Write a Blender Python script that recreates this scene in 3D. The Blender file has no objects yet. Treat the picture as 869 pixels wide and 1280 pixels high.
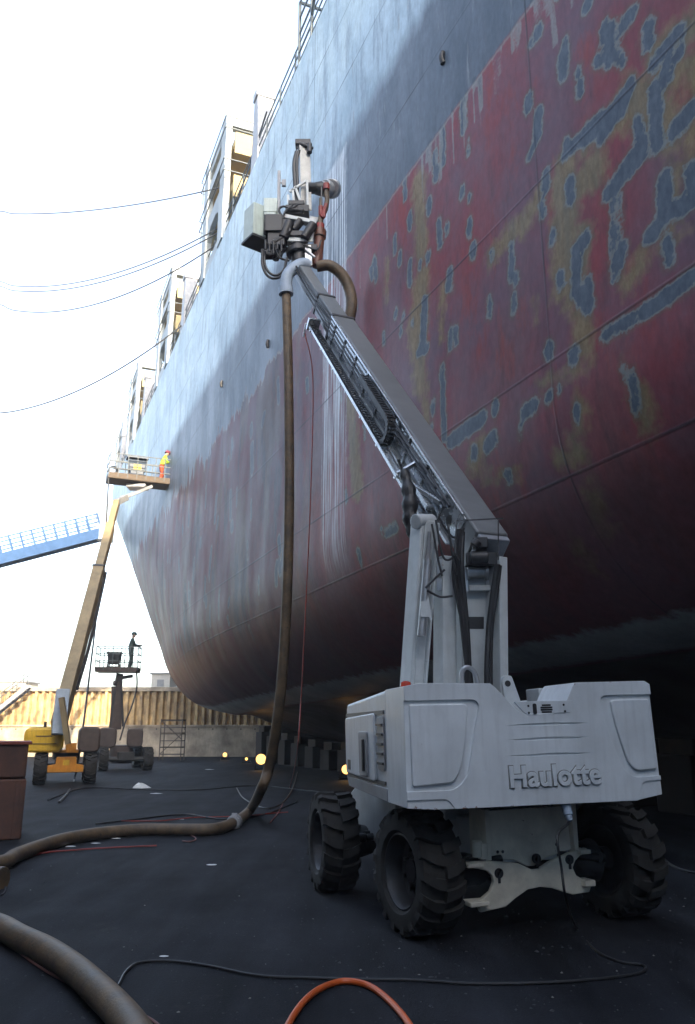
import bpy, math, random
import numpy as np
from mathutils import Vector, Matrix
rnd = random.Random(7)
# ------------------------------------------------------------------ camera, sky, sun, exposure
scene = bpy.context.scene
PX_F, HORIZON, CAM_H = 1000.0, 913.0, 1.7          # focal length and horizon row on a 869 x 1280 frame
TH = math.atan((HORIZON - 640) / PX_F)
cam_d = bpy.data.cameras.new('camera'); cam = bpy.data.objects.new('camera', cam_d)
scene.collection.objects.link(cam); scene.camera = cam
cam_d.sensor_fit = 'VERTICAL'; cam_d.sensor_height = 36; cam_d.sensor_width = 24
cam_d.lens = 36 * PX_F / 1280
cam_d.clip_start = .05; cam_d.clip_end = 3000
cam.location = (0, 0, CAM_H); cam.rotation_euler = (math.pi / 2 + TH, 0, 0)

SHIP_AZ = math.radians(22.4)                       # the ship points this far left of the view
SUN_AZ, SUN_EL = math.radians(159.2), math.radians(21.5)
world = bpy.data.worlds.new('World'); scene.world = world; world.use_nodes = True
wn = world.node_tree.nodes; wl = world.node_tree.links
sky = wn.new('ShaderNodeTexSky'); sky.sky_type = 'NISHITA'; sky.sun_disc = False
sky.sun_elevation = SUN_EL; sky.sun_rotation = SUN_AZ
sky.air_density = 1.0; sky.dust_density = 4.0; sky.ozone_density = 1.6
hs = wn.new('ShaderNodeHueSaturation'); hs.inputs['Saturation'].default_value = .75      # thin high cloud
wl.new(sky.outputs['Color'], hs.inputs['Color']); wl.new(hs.outputs['Color'], wn['Background'].inputs['Color'])
wn['Background'].inputs['Strength'].default_value = 0.15
sun_d = bpy.data.lights.new('sun', 'SUN'); sun_d.energy = 2.0; sun_d.angle = math.radians(.5); sun_d.color = (1, .82, .58)
sun = bpy.data.objects.new('sun', sun_d); scene.collection.objects.link(sun)
sdir = Vector((math.sin(SUN_AZ) * math.cos(SUN_EL), math.cos(SUN_AZ) * math.cos(SUN_EL), math.sin(SUN_EL)))
sun.rotation_euler = sdir.to_track_quat('Z', 'Y').to_euler(); sun.location = (5, -20, 40)
vs = scene.view_settings
vs.view_transform = 'Standard'; vs.look = 'None'; vs.gamma = 1; vs.use_curve_mapping = False
vs.exposure = 2.7
scene.render.engine = 'CYCLES'
scene.cycles.max_bounces = 6; scene.cycles.volume_bounces = 1; scene.cycles.use_denoising = True

# ------------------------------------------------------------------ measuring from the photograph
CT, ST = math.cos(TH), math.sin(TH)
def ray(u, v):
    a = (u - 434.5) / PX_F; b = (640 - v) / PX_F
    return Vector((a, CT - b * ST, ST + b * CT))
def at(u, v, Y):
    d = ray(u, v); k = Y / d.y
    return Vector((d.x * k, Y, CAM_H + d.z * k))
def gnd(u, v, z=0.0):
    d = ray(u, v); k = (z - CAM_H) / d.z
    return Vector((d.x * k, d.y * k, z))
AX = Vector((-math.sin(SHIP_AZ), math.cos(SHIP_AZ), 0))     # along the ship, away from the camera
NX = Vector((math.cos(SHIP_AZ), math.sin(SHIP_AZ), 0))      # square to it, into the hull
SIDE = 6.0                                                  # distance of the ship's side from the camera
def hull_px(u, v):                                          # pixel -> (along, height) on the flat side
    d = ray(u, v); k = SIDE / d.dot(NX)
    return d.dot(AX) * k, CAM_H + d.z * k, k
def sn(s, n, z): return AX * s + NX * n + Vector((0, 0, z))

# ------------------------------------------------------------------ mesh helpers
COL = scene.collection
def frame(o, x, z=Vector((0, 0, 1))):
    x = Vector(x).normalized(); y = Vector(z).cross(x).normalized(); zz = x.cross(y)
    m = Matrix((x, y, zz)).transposed().to_4x4(); m.translation = Vector(o); return m
def smooth_path(pts, n=6):
    pts = [Vector(p) for p in pts]; out = []
    P = [pts[0] * 2 - pts[1]] + pts + [pts[-1] * 2 - pts[-2]]
    for i in range(1, len(P) - 2):
        p0, p1, p2, p3 = P[i - 1:i + 3]
        for k in range(n):
            t = k / n
            out.append(.5 * ((2 * p1) + (p2 - p0) * t + (2 * p0 - 5 * p1 + 4 * p2 - p3) * t * t + (3 * p1 - p0 - 3 * p2 + p3) * t ** 3))
    out.append(pts[-1]); return out
class MB:
    def __init__(s, M=None): s.M = M or Matrix.Identity(4); s.v = []; s.f = []; s.m = []; s.mi = 0
    def add(s, vs, fs, M=None):
        T = s.M @ M if M is not None else s.M; b = len(s.v)
        s.v += [T @ Vector(p) for p in vs]
        flip = T.determinant() < 0
        for f in fs: s.f.append([i + b for i in (f[::-1] if flip else f)]); s.m.append(s.mi)
        return s
    def box(s, c, d, M=None):
        x, y, z = c; a, b, h = d[0] / 2, d[1] / 2, d[2] / 2
        vs = [(x + i * a, y + j * b, z + k * h) for i in (-1, 1) for j in (-1, 1) for k in (-1, 1)]
        return s.add(vs, [(0, 1, 3, 2), (4, 6, 7, 5), (0, 4, 5, 1), (2, 3, 7, 6), (0, 2, 6, 4), (1, 5, 7, 3)], M)
    def bar(s, p, q, w, h=None, up=(0, 0, 1)):
        p, q = Vector(p), Vector(q); d = q - p; h = h or w
        if abs(d.normalized().dot(Vector(up).normalized())) > .98: up = (1, 0, 0)
        return s.box((d.length / 2, 0, 0), (d.length, w, h), frame(p, d, up))
    def cyl(s, p, q, r, r2=None, n=14, cap=True):
        p, q = Vector(p), Vector(q); r2 = r if r2 is None else r2; d = q - p
        up = (0, 0, 1) if abs(d.normalized().z) < .95 else (1, 0, 0)
        F = frame(p, d, up); L = d.length; vs = []
        for i in range(n):
            a = 2 * math.pi * i / n; vs.append((0, r * math.cos(a), r * math.sin(a)))
        for i in range(n):
            a = 2 * math.pi * i / n; vs.append((L, r2 * math.cos(a), r2 * math.sin(a)))
        fs = [(i, (i + 1) % n, n + (i + 1) % n, n + i) for i in range(n)]
        if cap: fs += [tuple(range(n - 1, -1, -1)), tuple(range(n, 2 * n))]
        return s.add(vs, fs, F)
    def tube(s, pts, r, n=10, sm=6):
        P = smooth_path(pts, sm) if sm else [Vector(p) for p in pts]
        up = Vector((0, 0, 1)); vs = []; N = len(P)
        t0 = (P[1] - P[0]).normalized()
        nrm = t0.cross(Vector((0.3, .2, .9))).normalized()
        for i, p in enumerate(P):
            t = (P[min(i + 1, N - 1)] - P[max(i - 1, 0)]).normalized()
            nrm = (nrm - t * nrm.dot(t)).normalized(); b = t.cross(nrm)
            rr = r(i / (N - 1)) if callable(r) else r
            for k in range(n):
                a = 2 * math.pi * k / n; vs.append(p + nrm * (rr * math.cos(a)) + b * (rr * math.sin(a)))
        fs = [(i * n + k, i * n + (k + 1) % n, (i + 1) * n + (k + 1) % n, (i + 1) * n + k) for i in range(N - 1) for k in range(n)]
        fs += [tuple(range(n - 1, -1, -1)), tuple(range((N - 1) * n, N * n))]
        return s.add(vs, fs)
    def lathe(s, prof, M=None, n=28):           # prof: (radius, x) round the local x axis
        vs = []; k = len(prof)
        for i in range(n):
            a = 2 * math.pi * i / n
            for r, x in prof: vs.append((x, r * math.cos(a), r * math.sin(a)))
        fs = [(i * k + j, i * k + j + 1, ((i + 1) % n) * k + j + 1, ((i + 1) % n) * k + j) for i in range(n) for j in range(k - 1)]
        return s.add(vs, fs, M)
    def prism(s, poly, h, M=None):              # polygon in local x,y, extruded along z from 0 to h
        n = len(poly); ar = sum(poly[i][0] * poly[(i + 1) % n][1] - poly[(i + 1) % n][0] * poly[i][1] for i in range(n))
        if ar < 0: poly = poly[::-1]
        vs = [(x, y, 0) for x, y in poly] + [(x, y, h) for x, y in poly]
        fs = [tuple(range(n - 1, -1, -1)), tuple(range(n, 2 * n))] + [(i, (i + 1) % n, n + (i + 1) % n, n + i) for i in range(n)]
        return s.add(vs, fs, M)
    def build(s, name, mat, parent=None, bevel=0, seg=2, smooth=35, base=None):
        me = bpy.data.meshes.new(name)
        vs = s.v
        if parent is not None:
            inv = WM(parent).inverted(); vs = [inv @ v for v in vs]; loc = None
        else:
            if base is None:
                xs, ys, zs = zip(*vs); base = Vector(((min(xs) + max(xs)) / 2, (min(ys) + max(ys)) / 2, min(zs)))
            loc = Vector(base); vs = [v - loc for v in vs]
        me.from_pydata([tuple(v) for v in vs], [], s.f)
        mats = mat if isinstance(mat, (list, tuple)) else [mat]
        for m in mats: me.materials.append(m)
        if len(mats) > 1: me.polygons.foreach_set('material_index', s.m)
        me.validate(); me.update()
        if smooth:
            me.polygons.foreach_set('use_smooth', [True] * len(me.polygons)); me.set_sharp_from_angle(angle=math.radians(smooth))
        o = bpy.data.objects.new(name, me); COL.objects.link(o)
        if parent is not None: o.parent = parent
        else: o.location = loc
        if bevel:
            b = o.modifiers.new('bevel', 'BEVEL'); b.width = bevel; b.segments = seg; b.limit_method = 'ANGLE'; b.angle_limit = math.radians(40)
        return o
def WM(o):
    m = Matrix.LocRotScale(o.location, o.rotation_euler, o.scale)
    return WM(o.parent) @ m if o.parent else m
def tag(o, label=None, cat=None, group=None, kind=None):
    if label: o['label'] = label
    if cat: o['category'] = cat
    if group: o['group'] = group
    if kind: o['kind'] = kind
    return o
def thing(name, loc, label, cat, group=None, rz=0):
    o = bpy.data.objects.new(name, None); COL.objects.link(o); o.location = loc; o.rotation_euler = (0, 0, rz)
    o.empty_display_size = .3
    return tag(o, label, cat, group)
def copy_tree(o, parent=None):
    c = o.copy(); COL.objects.link(c)
    if parent is not None: c.parent = parent
    for ch in list(o.children): copy_tree(ch, c)
    return c
def cut(o, cutter):                              # real recess: boolean, baked
    m = o.modifiers.new('cut', 'BOOLEAN'); m.object = cutter; m.operation = 'DIFFERENCE'; m.solver = 'EXACT'
    bpy.context.view_layer.update(); dg = bpy.context.evaluated_depsgraph_get()
    me = bpy.data.meshes.new_from_object(o.evaluated_get(dg)); o.modifiers.clear()
    old = o.data; o.data = me; me.name = old.name; bpy.data.objects.remove(cutter)
    me.polygons.foreach_set('use_smooth', [True] * len(me.polygons)); me.set_sharp_from_angle(angle=math.radians(30))

# ------------------------------------------------------------------ materials
_m = {}
def mat(name, c, rough=.6, metal=0., var=.25, scale=4., chips=None, chip_amt=.0, bump=.15, bscale=30, c2=None, stretch=(1, 1, 1), streak=0., worn=(), spec=.5):
    if name in _m: return _m[name]
    m = bpy.data.materials.new(name); m.use_nodes = True; _m[name] = m
    n = m.node_tree.nodes; l = m.node_tree.links; b = n['Principled BSDF']
    b.inputs['Metallic'].default_value = metal; b.inputs['Specular IOR Level'].default_value = spec
    tc = n.new('ShaderNodeTexCoord'); mp = n.new('ShaderNodeMapping'); mp.inputs['Scale'].default_value = stretch
    l.new(tc.outputs['Object'], mp.inputs['Vector'])
    nz = n.new('ShaderNodeTexNoise'); nz.inputs['Scale'].default_value = scale; nz.inputs['Detail'].default_value = 7; nz.inputs['Roughness'].default_value = .62
    l.new(mp.outputs['Vector'], nz.inputs['Vector'])
    rp = n.new('ShaderNodeValToRGB'); rp.color_ramp.elements[0].position = .33; rp.color_ramp.elements[1].position = .68
    d = c2 or tuple(x * (1 - var) for x in c)
    rp.color_ramp.elements[0].color = (*d, 1); rp.color_ramp.elements[1].color = (*c, 1)
    l.new(nz.outputs['Fac'], rp.inputs['Fac']); col = rp.outputs['Color']
    def mix(fac, a, cc):
        x = n.new('ShaderNodeMix'); x.data_type = 'RGBA'; l.new(fac, x.inputs[0]); l.new(a, x.inputs[6]); x.inputs[7].default_value = (*cc, 1); return x.outputs[2]
    def thr(src, lo, hi):
        r = n.new('ShaderNodeMapRange'); r.inputs[1].default_value = lo; r.inputs[2].default_value = hi; l.new(src, r.inputs[0]); return r.outputs[0]
    if streak:
        mp2 = n.new('ShaderNodeMapping'); mp2.inputs['Scale'].default_value = (9, 9, .8); l.new(tc.outputs['Object'], mp2.inputs['Vector'])
        n2 = n.new('ShaderNodeTexNoise'); n2.inputs['Scale'].default_value = 2.2; n2.inputs['Detail'].default_value = 5; l.new(mp2.outputs['Vector'], n2.inputs['Vector'])
        f = thr(n2.outputs['Fac'], .5, .8); mu = n.new('ShaderNodeMath'); mu.operation = 'MULTIPLY'; mu.inputs[1].default_value = streak; l.new(f, mu.inputs[0])
        col = mix(mu.outputs[0], col, tuple(x * .45 for x in c))
    if chips:
        n3 = n.new('ShaderNodeTexNoise'); n3.inputs['Scale'].default_value = 14; n3.inputs['Detail'].default_value = 6; n3.inputs['Roughness'].default_value = .7; l.new(tc.outputs['Object'], n3.inputs['Vector'])
        col = mix(thr(n3.outputs['Fac'], .73 - chip_amt, .76 - chip_amt), col, chips)
    for z0, z1, amt in worn:                                 # chipped, rusted edges at a given height on the thing
        sp = n.new('ShaderNodeSeparateXYZ'); l.new(tc.outputs['Object'], sp.inputs[0])
        n5 = n.new('ShaderNodeTexNoise'); n5.inputs['Scale'].default_value = 11; n5.inputs['Detail'].default_value = 8; n5.inputs['Roughness'].default_value = .75; l.new(tc.outputs['Object'], n5.inputs['Vector'])
        k = thr(sp.outputs['Z'], z0, z1); ad = n.new('ShaderNodeMath'); ad.operation = 'MULTIPLY_ADD'; ad.inputs[1].default_value = amt; l.new(k, ad.inputs[0]); l.new(n5.outputs['Fac'], ad.inputs[2])
        col = mix(thr(ad.outputs[0], .74, .77), col, chips)
    l.new(col, b.inputs['Base Color'])
    rr = n.new('ShaderNodeMapRange'); rr.inputs[3].default_value = max(.05, rough - .12); rr.inputs[4].default_value = min(1, rough + .12); l.new(nz.outputs['Fac'], rr.inputs[0]); l.new(rr.outputs[0], b.inputs['Roughness'])
    if bump:
        n4 = n.new('ShaderNodeTexNoise'); n4.inputs['Scale'].default_value = bscale; n4.inputs['Detail'].default_value = 4; l.new(tc.outputs['Object'], n4.inputs['Vector'])
        bp = n.new('ShaderNodeBump'); bp.inputs['Strength'].default_value = bump; bp.inputs['Distance'].default_value = .01; l.new(n4.outputs['Fac'], bp.inputs['Height']); l.new(bp.outputs['Normal'], b.inputs['Normal'])
    return m
RUST = (.16, .06, .025)
WHITE = mat('white_lift_paint', (.70, .745, .77), .42, var=.2, scale=2.0, chips=RUST, chip_amt=.02, bump=.06, streak=.28, worn=((2.0, 2.12, .16), (1.15, 1.08, .2)))
WHITE2 = mat('white_frame_paint', (.56, .59, .59), .45, var=.25, scale=3, chips=RUST, chip_amt=.05, bump=.1, streak=.2)
CREAM = mat('dusty_cream_paint', (.8, .75, .62), .6, var=.35, scale=4, chips=RUST, chip_amt=.06)
BOOMG = mat('grey_boom_paint', (.17, .18, .185), .38, var=.25, scale=2.5, chips=(.1, .07, .05), chip_amt=.03, stretch=(.5, 2, 2), bump=.05)
BOOML = mat('worn_pale_boom_paint', (.6, .63, .65), .26, metal=.7, var=.35, scale=3, chips=(.12, .09, .07), chip_amt=.06, bump=.05)
RUBBER = mat('tyre_rubber', (.016, .0155, .015), .88, var=.4, scale=6, c2=(.03, .028, .026))
BLACK = mat('black_plastic', (.022, .022, .024), .5, var=.3)
DARK = mat('dark_machine_steel', (.05, .05, .053), .5, metal=.3, var=.4)
STEEL = mat('bright_worn_steel', (.5, .51, .52), .35, metal=.55, var=.4)
GREY = mat('mid_grey_paint', (.3, .31, .33), .5, var=.3)
PALEBOX = mat('pale_green_cabinet_paint', (.52, .6, .55), .45, var=.2, streak=.4)
HOSE = mat('brown_suction_hose', (.15, .10, .055), .6, var=.4, scale=5, bscale=40, bump=.35, chips=(.05, .045, .04), chip_amt=.1, c2=(.06, .045, .03))
REDC = mat('red_rubber', (.26, .03, .02), .5, var=.3)
ORANGE = mat('orange_hose_rubber', (.62, .11, .02), .42, var=.25)
PINKC = mat('dusty_pink_cable', (.22, .1, .09), .6)
YEL = mat('yellow_lift_paint', (.8, .5, .03), .5, var=.35, scale=2, chips=RUST, chip_amt=.05, streak=.5)
ORG = mat('orange_lift_paint', (.68, .27, .02), .5, var=.35, scale=3, chips=RUST, chip_amt=.05, streak=.5)
TAN = mat('dusty_tan_boom_paint', (.3, .235, .13), .55, var=.4, scale=2, chips=RUST, chip_amt=.06, streak=.4)
BROWNP = mat('dusty_brown_paint', (.09, .065, .055), .6, var=.4)
GLASSD = mat('smoked_panel', (.04, .045, .05), .2)
RUSTM = mat('rusty_block_steel', (.13, .06, .04), .8, var=.5, scale=3, c2=(.06, .035, .03))
WOOD = mat('grimy_timber', (.12, .075, .045), .85, var=.5, scale=3, stretch=(1, 6, 6))
ROPE = mat('grey_rope', (.07, .075, .085), .9, spec=.1)
PAPER = mat('crumpled_white_plastic', (.7, .72, .72), .5, var=.2)
BLUEP = mat('blue_gangway_paint', (.04, .08, .17), .95, var=.3, spec=.03)
LBLUE = mat('pale_blue_grey_paint', (.34, .42, .52), .55, var=.25, streak=.3)
SHIPW = mat('ship_deckhouse_paint', (.3, .34, .36), .55, var=.3, scale=1.2, chips=RUST, chip_amt=.04, streak=.6)
SHIPY = mat('ship_yellow_platform_paint', (.33, .24, .09), .6, var=.3, scale=1.5, chips=RUST, chip_amt=.05)
RAILM = mat('ship_railing_paint', (.09, .11, .12), .6, var=.3)
BOUNCECLAD = mat('bounce_cladding', (.58, .68, .76), .7, var=.2)  # wall of the added building behind the viewer, pale to bounce light
BLKSTEEL = mat('darkened_block_steel', (.024, .015, .013), .9, var=.5, c2=(.012, .009, .008))  # keel-block shade put into the base colour, countering sky light from the left
UNITBLUE = mat('blue_grey_unit_paint', (.035, .06, .10), .5, var=.3)
PALEBLUE = mat('faded_gangway_blue', (.05, .10, .21), .95, var=.2, spec=.03)
CABINW = mat('bleached_cabin_paint', (.62, .6, .55), .6, var=.2)
def emit(name, c, s):
    m = bpy.data.materials.new(name); m.use_nodes = True; b = m.node_tree.nodes['Principled BSDF']
    b.inputs['Base Color'].default_value = (*c, 1); b.inputs['Emission Color'].default_value = (*c, 1); b.inputs['Emission Strength'].default_value = s; return m
LAMP = emit('lit_lamp_glass', (1, .5, .13), .55)

# ------------------------------------------------------------------ ground
def ground_mat():
    m = bpy.data.materials.new('dock_floor_asphalt'); m.use_nodes = True; n = m.node_tree.nodes; l = m.node_tree.links; b = n['Principled BSDF']
    tc = n.new('ShaderNodeTexCoord')
    def noise(sc, det, rough=.6, st=None):
        z = n.new('ShaderNodeTexNoise'); z.inputs['Scale'].default_value = sc; z.inputs['Detail'].default_value = det; z.inputs['Roughness'].default_value = rough
        if st:
            mp = n.new('ShaderNodeMapping'); mp.inputs['Scale'].default_value = st; mp.inputs['Rotation'].default_value = (0, 0, SHIP_AZ); l.new(tc.outputs['Object'], mp.inputs['Vector']); l.new(mp.outputs['Vector'], z.inputs['Vector'])
        else: l.new(tc.outputs['Object'], z.inputs['Vector'])
        return z.outputs['Fac']
    def ramp(src, p0, c0, p1, c1):
        r = n.new('ShaderNodeValToRGB'); e = r.color_ramp.elements; e[0].position = p0; e[0].color = (*c0, 1); e[1].position = p1; e[1].color = (*c1, 1); l.new(src, r.inputs['Fac']); return r.outputs['Color']
    def mix(fac, a, bb, mode='MIX'):
        x = n.new('ShaderNodeMix'); x.data_type = 'RGBA'; x.blend_type = mode
        if isinstance(fac, float): x.inputs[0].default_value = fac
        else: l.new(fac, x.inputs[0])
        l.new(a, x.inputs[6]); l.new(bb, x.inputs[7]); return x.outputs[2]
    c = ramp(noise(.5, 6), .3, (.0105, .012, .016), .7, (.023, .0245, .030))
    c = mix(1.0, c, ramp(noise(.9, 5, .6, (2.5, .35, 1)), .35, (.55, .55, .55), .7, (1.35, 1.35, 1.35)), 'MULTIPLY')
    c = mix(1.0, c, ramp(noise(60, 3, .7), .3, (.7, .7, .7), .75, (1.35, 1.35, 1.35)), 'MULTIPLY')
    c = mix(ramp(noise(1.7, 8, .7), .6, (0, 0, 0), .72, (.45, .45, .45)), c, ramp(noise(3, 2), .3, (.04, .039, .038), .7, (.055, .052, .05)))
    c = mix(ramp(noise(130, 2, .5), .70, (0, 0, 0), .74, (.75, .75, .75)), c, ramp(noise(9, 2), .3, (.16, .16, .155), .7, (.1, .1, .1)))
    l.new(c, b.inputs['Base Color']); b.inputs['Specular IOR Level'].default_value = .12
    r = n.new('ShaderNodeMapRange'); r.inputs[3].default_value = .7; r.inputs[4].default_value = .95; l.new(noise(1.1, 5), r.inputs[0]); l.new(r.outputs[0], b.inputs['Roughness'])
    bp = n.new('ShaderNodeBump'); bp.inputs['Strength'].default_value = .35; bp.inputs['Distance'].default_value = .012
    l.new(noise(45, 6, .7), bp.inputs['Height']); l.new(bp.outputs['Normal'], b.inputs['Normal']); return m
g = MB(); R_ = 1500
g.add([(-R_, -R_, 0), (R_, -R_, 0), (R_, R_, 0), (-R_, R_, 0)], [(0, 1, 2, 3)])
tag(g.build('ground', ground_mat(), base=(0, 0, 0)), kind='structure')

# ------------------------------------------------------------------ the ship
DECK, HALF, CENTRE = 20.6, 16.0, 22.0
SHIPM = frame((0, 0, 0), AX)                            # local x along the ship, y to port (out of the hull), z up
ship = thing('container_ship', sn(20, CENTRE, 0), 'huge ship hull on blocks, stripped red and grey paint, towering over the dock floor', 'ship', rz=math.pi / 2 + SHIP_AZ)
def lerp(x, xs, ys): return np.interp(x, xs, ys)
def inset(s, z): return sum(inset_raw(s, z + d) for d in (-1.2, -.6, 0, .6, 1.2)) / 5
def inset_raw(s, z):
    s0 = lerp(z, [2.7, 5, 8.3, 11.3, 18, 20.6], [22, 24, 33.8, 43, 59, 63]); c = lerp(z, [3.4, 5, 8.3, 11.3, 18, 20.6], [.0040, .0043, .0055, .0082, .0125, .013])
    st = lerp(z, [3.4, 5, 8.3, 11.3, 18, 20.6], [48, 47.5, 49.5, 53, 65, 68]); sc = lerp(z, [4.4, 5.5, 8.3, 11.3, 18, 20.6], [51.5, 52.5, 58, 65, 80, 85])
    d = c * np.maximum(0, s - s0) ** 2 + HALF * (np.maximum(0, s - st) / (sc - st)) ** 2
    return np.minimum(d, HALF)
def belly(n): t = np.clip((n - 9.2) / 4.5, 0, 1); return 1.15 * t * t * (3 - 2 * t)
def keel_z(s): return lerp(s, [-20, 7, 35, 47, 52, 90], [2.85, 2.8, 2.35, 2.9, 3.6, 3.6])
ss = np.concatenate([np.arange(-18, 4, 1.), np.arange(4, 21, .085), np.arange(21, 40, .16), np.arange(40, 86.5, .35)])
top = np.arange(DECK, 5.8, -.085)
arc = np.radians(np.linspace(0, 90, 30))
NS, NT, NA = len(ss), len(top), len(arc); NB = 12; NG = NT + NA + NB
S = np.repeat(ss[:, None], NG, 1); Z = np.zeros((NS, NG)); N0 = np.zeros((NS, NG)); A = np.zeros((NS, NG))
kz = keel_z(ss)[:, None]
Z[:, :NT] = top; N0[:, :NT] = SIDE
Z[:, NT:NT + NA] = kz + (5.8 - kz) * (1 - np.sin(arc)); N0[:, NT:NT + NA] = SIDE + 2.7 * (1 - np.cos(arc)); A[:, NT:NT + NA] = np.degrees(arc)
N0[:, NT + NA:] = np.concatenate([np.linspace(SIDE + 2.9, 14, NB - 2), [18, CENTRE]]); Z[:, NT + NA:] = kz - belly(N0[:, NT + NA:]); A[:, NT + NA:] = 95
Nn = np.minimum(N0 + inset(S, Z), CENTRE)
# starboard half, coarse
si = np.unique(np.concatenate([np.arange(0, NS, 9), [NS - 1]])); gi = np.unique(np.concatenate([np.arange(0, NT, 12), np.arange(NT, NG, 4), [NG - 1]]))
verts = np.stack([S, -Nn, Z], -1).reshape(-1, 3)
v2 = np.stack([S[np.ix_(si, gi)], -(2 * CENTRE - Nn[np.ix_(si, gi)]), Z[np.ix_(si, gi)]], -1).reshape(-1, 3)
i0 = np.arange(NS - 1)[:, None] * NG + np.arange(NG - 1)[None]
F1 = np.stack([i0, i0 + NG, i0 + NG + 1, i0 + 1], -1).reshape(-1, 4)
G2 = len(gi); i1 = len(verts) + np.arange(len(si) - 1)[:, None] * G2 + np.arange(G2 - 1)[None]
F2 = np.stack([i1, i1 + 1, i1 + G2 + 1, i1 + G2], -1).reshape(-1, 4)
allv = np.concatenate([verts, v2]); faces = np.concatenate([F1, F2]).tolist()
nv = len(allv); extra = []
for a, i in enumerate(si[:-1]):                          # deck
    p, q = i * NG, si[a + 1] * NG; r, t = len(verts) + a * G2, len(verts) + (a + 1) * G2
    faces.append([int(p), int(r), int(t), int(q)])
faces.append([int(x) for x in range(NG)][::-1] + [int(len(verts) + x) for x in range(G2)])   # transom
hull = MB(SHIPM); hull.v = [SHIPM @ Vector(p) for p in allv.tolist()]; hull.f = faces; hull.m = [0] * len(faces)

# --- what is left of the paint, as distances in metres on the plating (capsules measured on the photograph)
def c6(x, y): return (430 + x * .5052, y * .5052)
def c7(x, y): return (430 + x * .5052, 400 + y * .5052)
BARE6 = [(543,130,543,185,12),(480,76,480,84,12),(658,70,655,150,12),(625,155,660,130,10),(660,130,690,150,8),(690,65,710,35,13),(752,60,755,110,11),(603,4,603,14,10),
 (580,175,580,186,6),(583,215,583,228,8),(456,245,457,265,10),(480,280,478,340,11),(478,340,460,385,5),(770,155,830,75,12),(800,110,805,145,10),(828,128,828,138,9),
 (550,375,600,335,12),(600,335,650,290,18),(640,330,690,240,18),(690,265,706,215,14),(620,320,640,300,20),(550,350,548,385,6),(770,215,772,360,14),(869,262,820,322,18),
 (725,300,735,370,9),(735,370,700,420,20),(700,420,655,478,15),(665,490,668,690,4),(680,490,682,600,3),(795,440,790,540,15),(790,540,760,580,15),(790,540,869,490,16),(858,420,862,490,13),
 (560,450,560,500,10),(500,430,500,465,9),(600,590,578,615,12),(575,615,575,720,11),(575,720,605,760,12),(605,700,605,760,9),(535,680,535,700,9),(683,625,675,650,16),
 (415,610,415,690,6),(425,685,425,692,6),(310,550,310,562,8),(321,612,319,628,10),(262,672,258,708,8),(360,740,360,780,5),(420,735,420,770,5),(235,550,238,605,7),(255,555,255,575,4),
 (163,535,163,560,7),(138,632,138,648,7),(163,650,163,700,6),(188,648,188,664,3),(208,628,208,645,5),(210,500,210,520,8),(200,745,195,850,10),(185,872,205,862,7),
 (128,770,128,782,4),(147,775,147,783,3),(140,815,140,825,4),(170,795,170,805,3),(805,728,862,685,14),(742,772,800,733,13),(712,790,645,830,10),(568,872,570,886,11),(507,860,507,880,10),
 (75,640,80,690,5),(66,665,70,690,4),(225,380,228,440,7),(244,320,246,400,6),(295,250,296,320,8),(150,450,152,490,5)]
BARE7 = [(447,228,470,214,11),(508,186,508,194,9),(375,212,375,220,10),(340,245,265,300,13),(243,115,248,290,6),(322,322,322,338,9),(362,298,356,312,13),(395,378,397,390,8),(220,205,220,225,5),
 (122,512,98,526,7),(28,570,28,600,6)]
OCH6 = [(185,450,190,620,26),(190,700,190,860,30),(245,720,240,840,14),(365,640,420,560,22),(400,600,480,500,24),(440,570,480,480,20),(545,400,545,700,36),(590,600,560,740,26),(620,420,560,480,30),
 (780,130,869,60,36),(820,180,740,260,40),(700,240,820,330,40),(600,350,700,280,24),(820,420,810,560,30),(869,150,860,420,26),(790,600,869,560,14),(590,780,590,860,30),(740,640,700,700,26),(470,740,476,800,6),(107,640,106,740,9)]
OCH7 = [(175,0,190,150,32),(200,150,205,260,16),(320,345,345,300,22),(345,385,420,380,10),(722,190,732,245,20),(515,340,545,335,18),(545,300,560,330,14),(565,430,560,500,24),(580,210,580,250,14),(600,110,480,160,12),(490,560,500,600,18),(15,200,35,420,22)]
def caps(lst, f):
    out = []
    for x1, y1, x2, y2, r in lst:
        a, b = f(x1, y1), f(x2, y2); p = hull_px(*a); q = hull_px(*b); out.append((p[0], p[1], q[0], q[1], r * .5052 * (p[2] + q[2]) / 2 / 1000))
    return out
rr = random.Random(3)
bare = [c[:4] + (c[4] * 1.3 + .012,) for c in caps(BARE6, c6) + caps(BARE7, c7)]; ochre = [c[:4] + (c[4] * 1.35,) for c in caps(OCH6, c6) + caps(OCH7, c7)]
drip = []
for i in range(75):                                       # runs of washed paint below the red line
    s = rr.choice([rr.uniform(6, 16), rr.gauss(8.6, .5), rr.gauss(10.6, .5), rr.gauss(7.2, .4)]); z = 11.9 + rr.uniform(-.1, .1); drip.append((s, z, s + rr.uniform(-.03, .03), z - rr.uniform(.15, 1.15) ** 1.3, rr.uniform(.004, .02)))
for i in range(45):                                        # many small ones on the near plating
    s = rr.uniform(4.6, 15); z = rr.uniform(5.2, 11.7); h = rr.uniform(.02, .28); bare.append((s, z, s + rr.uniform(-.03, .03), z - h, rr.uniform(.02, .065)))
for i in range(80):                                        # scattered bare spots further forward
    s = rr.uniform(17, 44); z = rr.uniform(4.2, 11.2) ; h = rr.uniform(.1, .9); bare.append((s, z, s + rr.uniform(-.15, .15), z - h, rr.uniform(.04, .16)))
for i in range(50):                                        # and on the topsides
    s = rr.uniform(5, 40); z = rr.uniform(12.2, 20); h = rr.uniform(.1, .7); drip.append((s, z, s, z - h, rr.uniform(.01, .03)))
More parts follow.
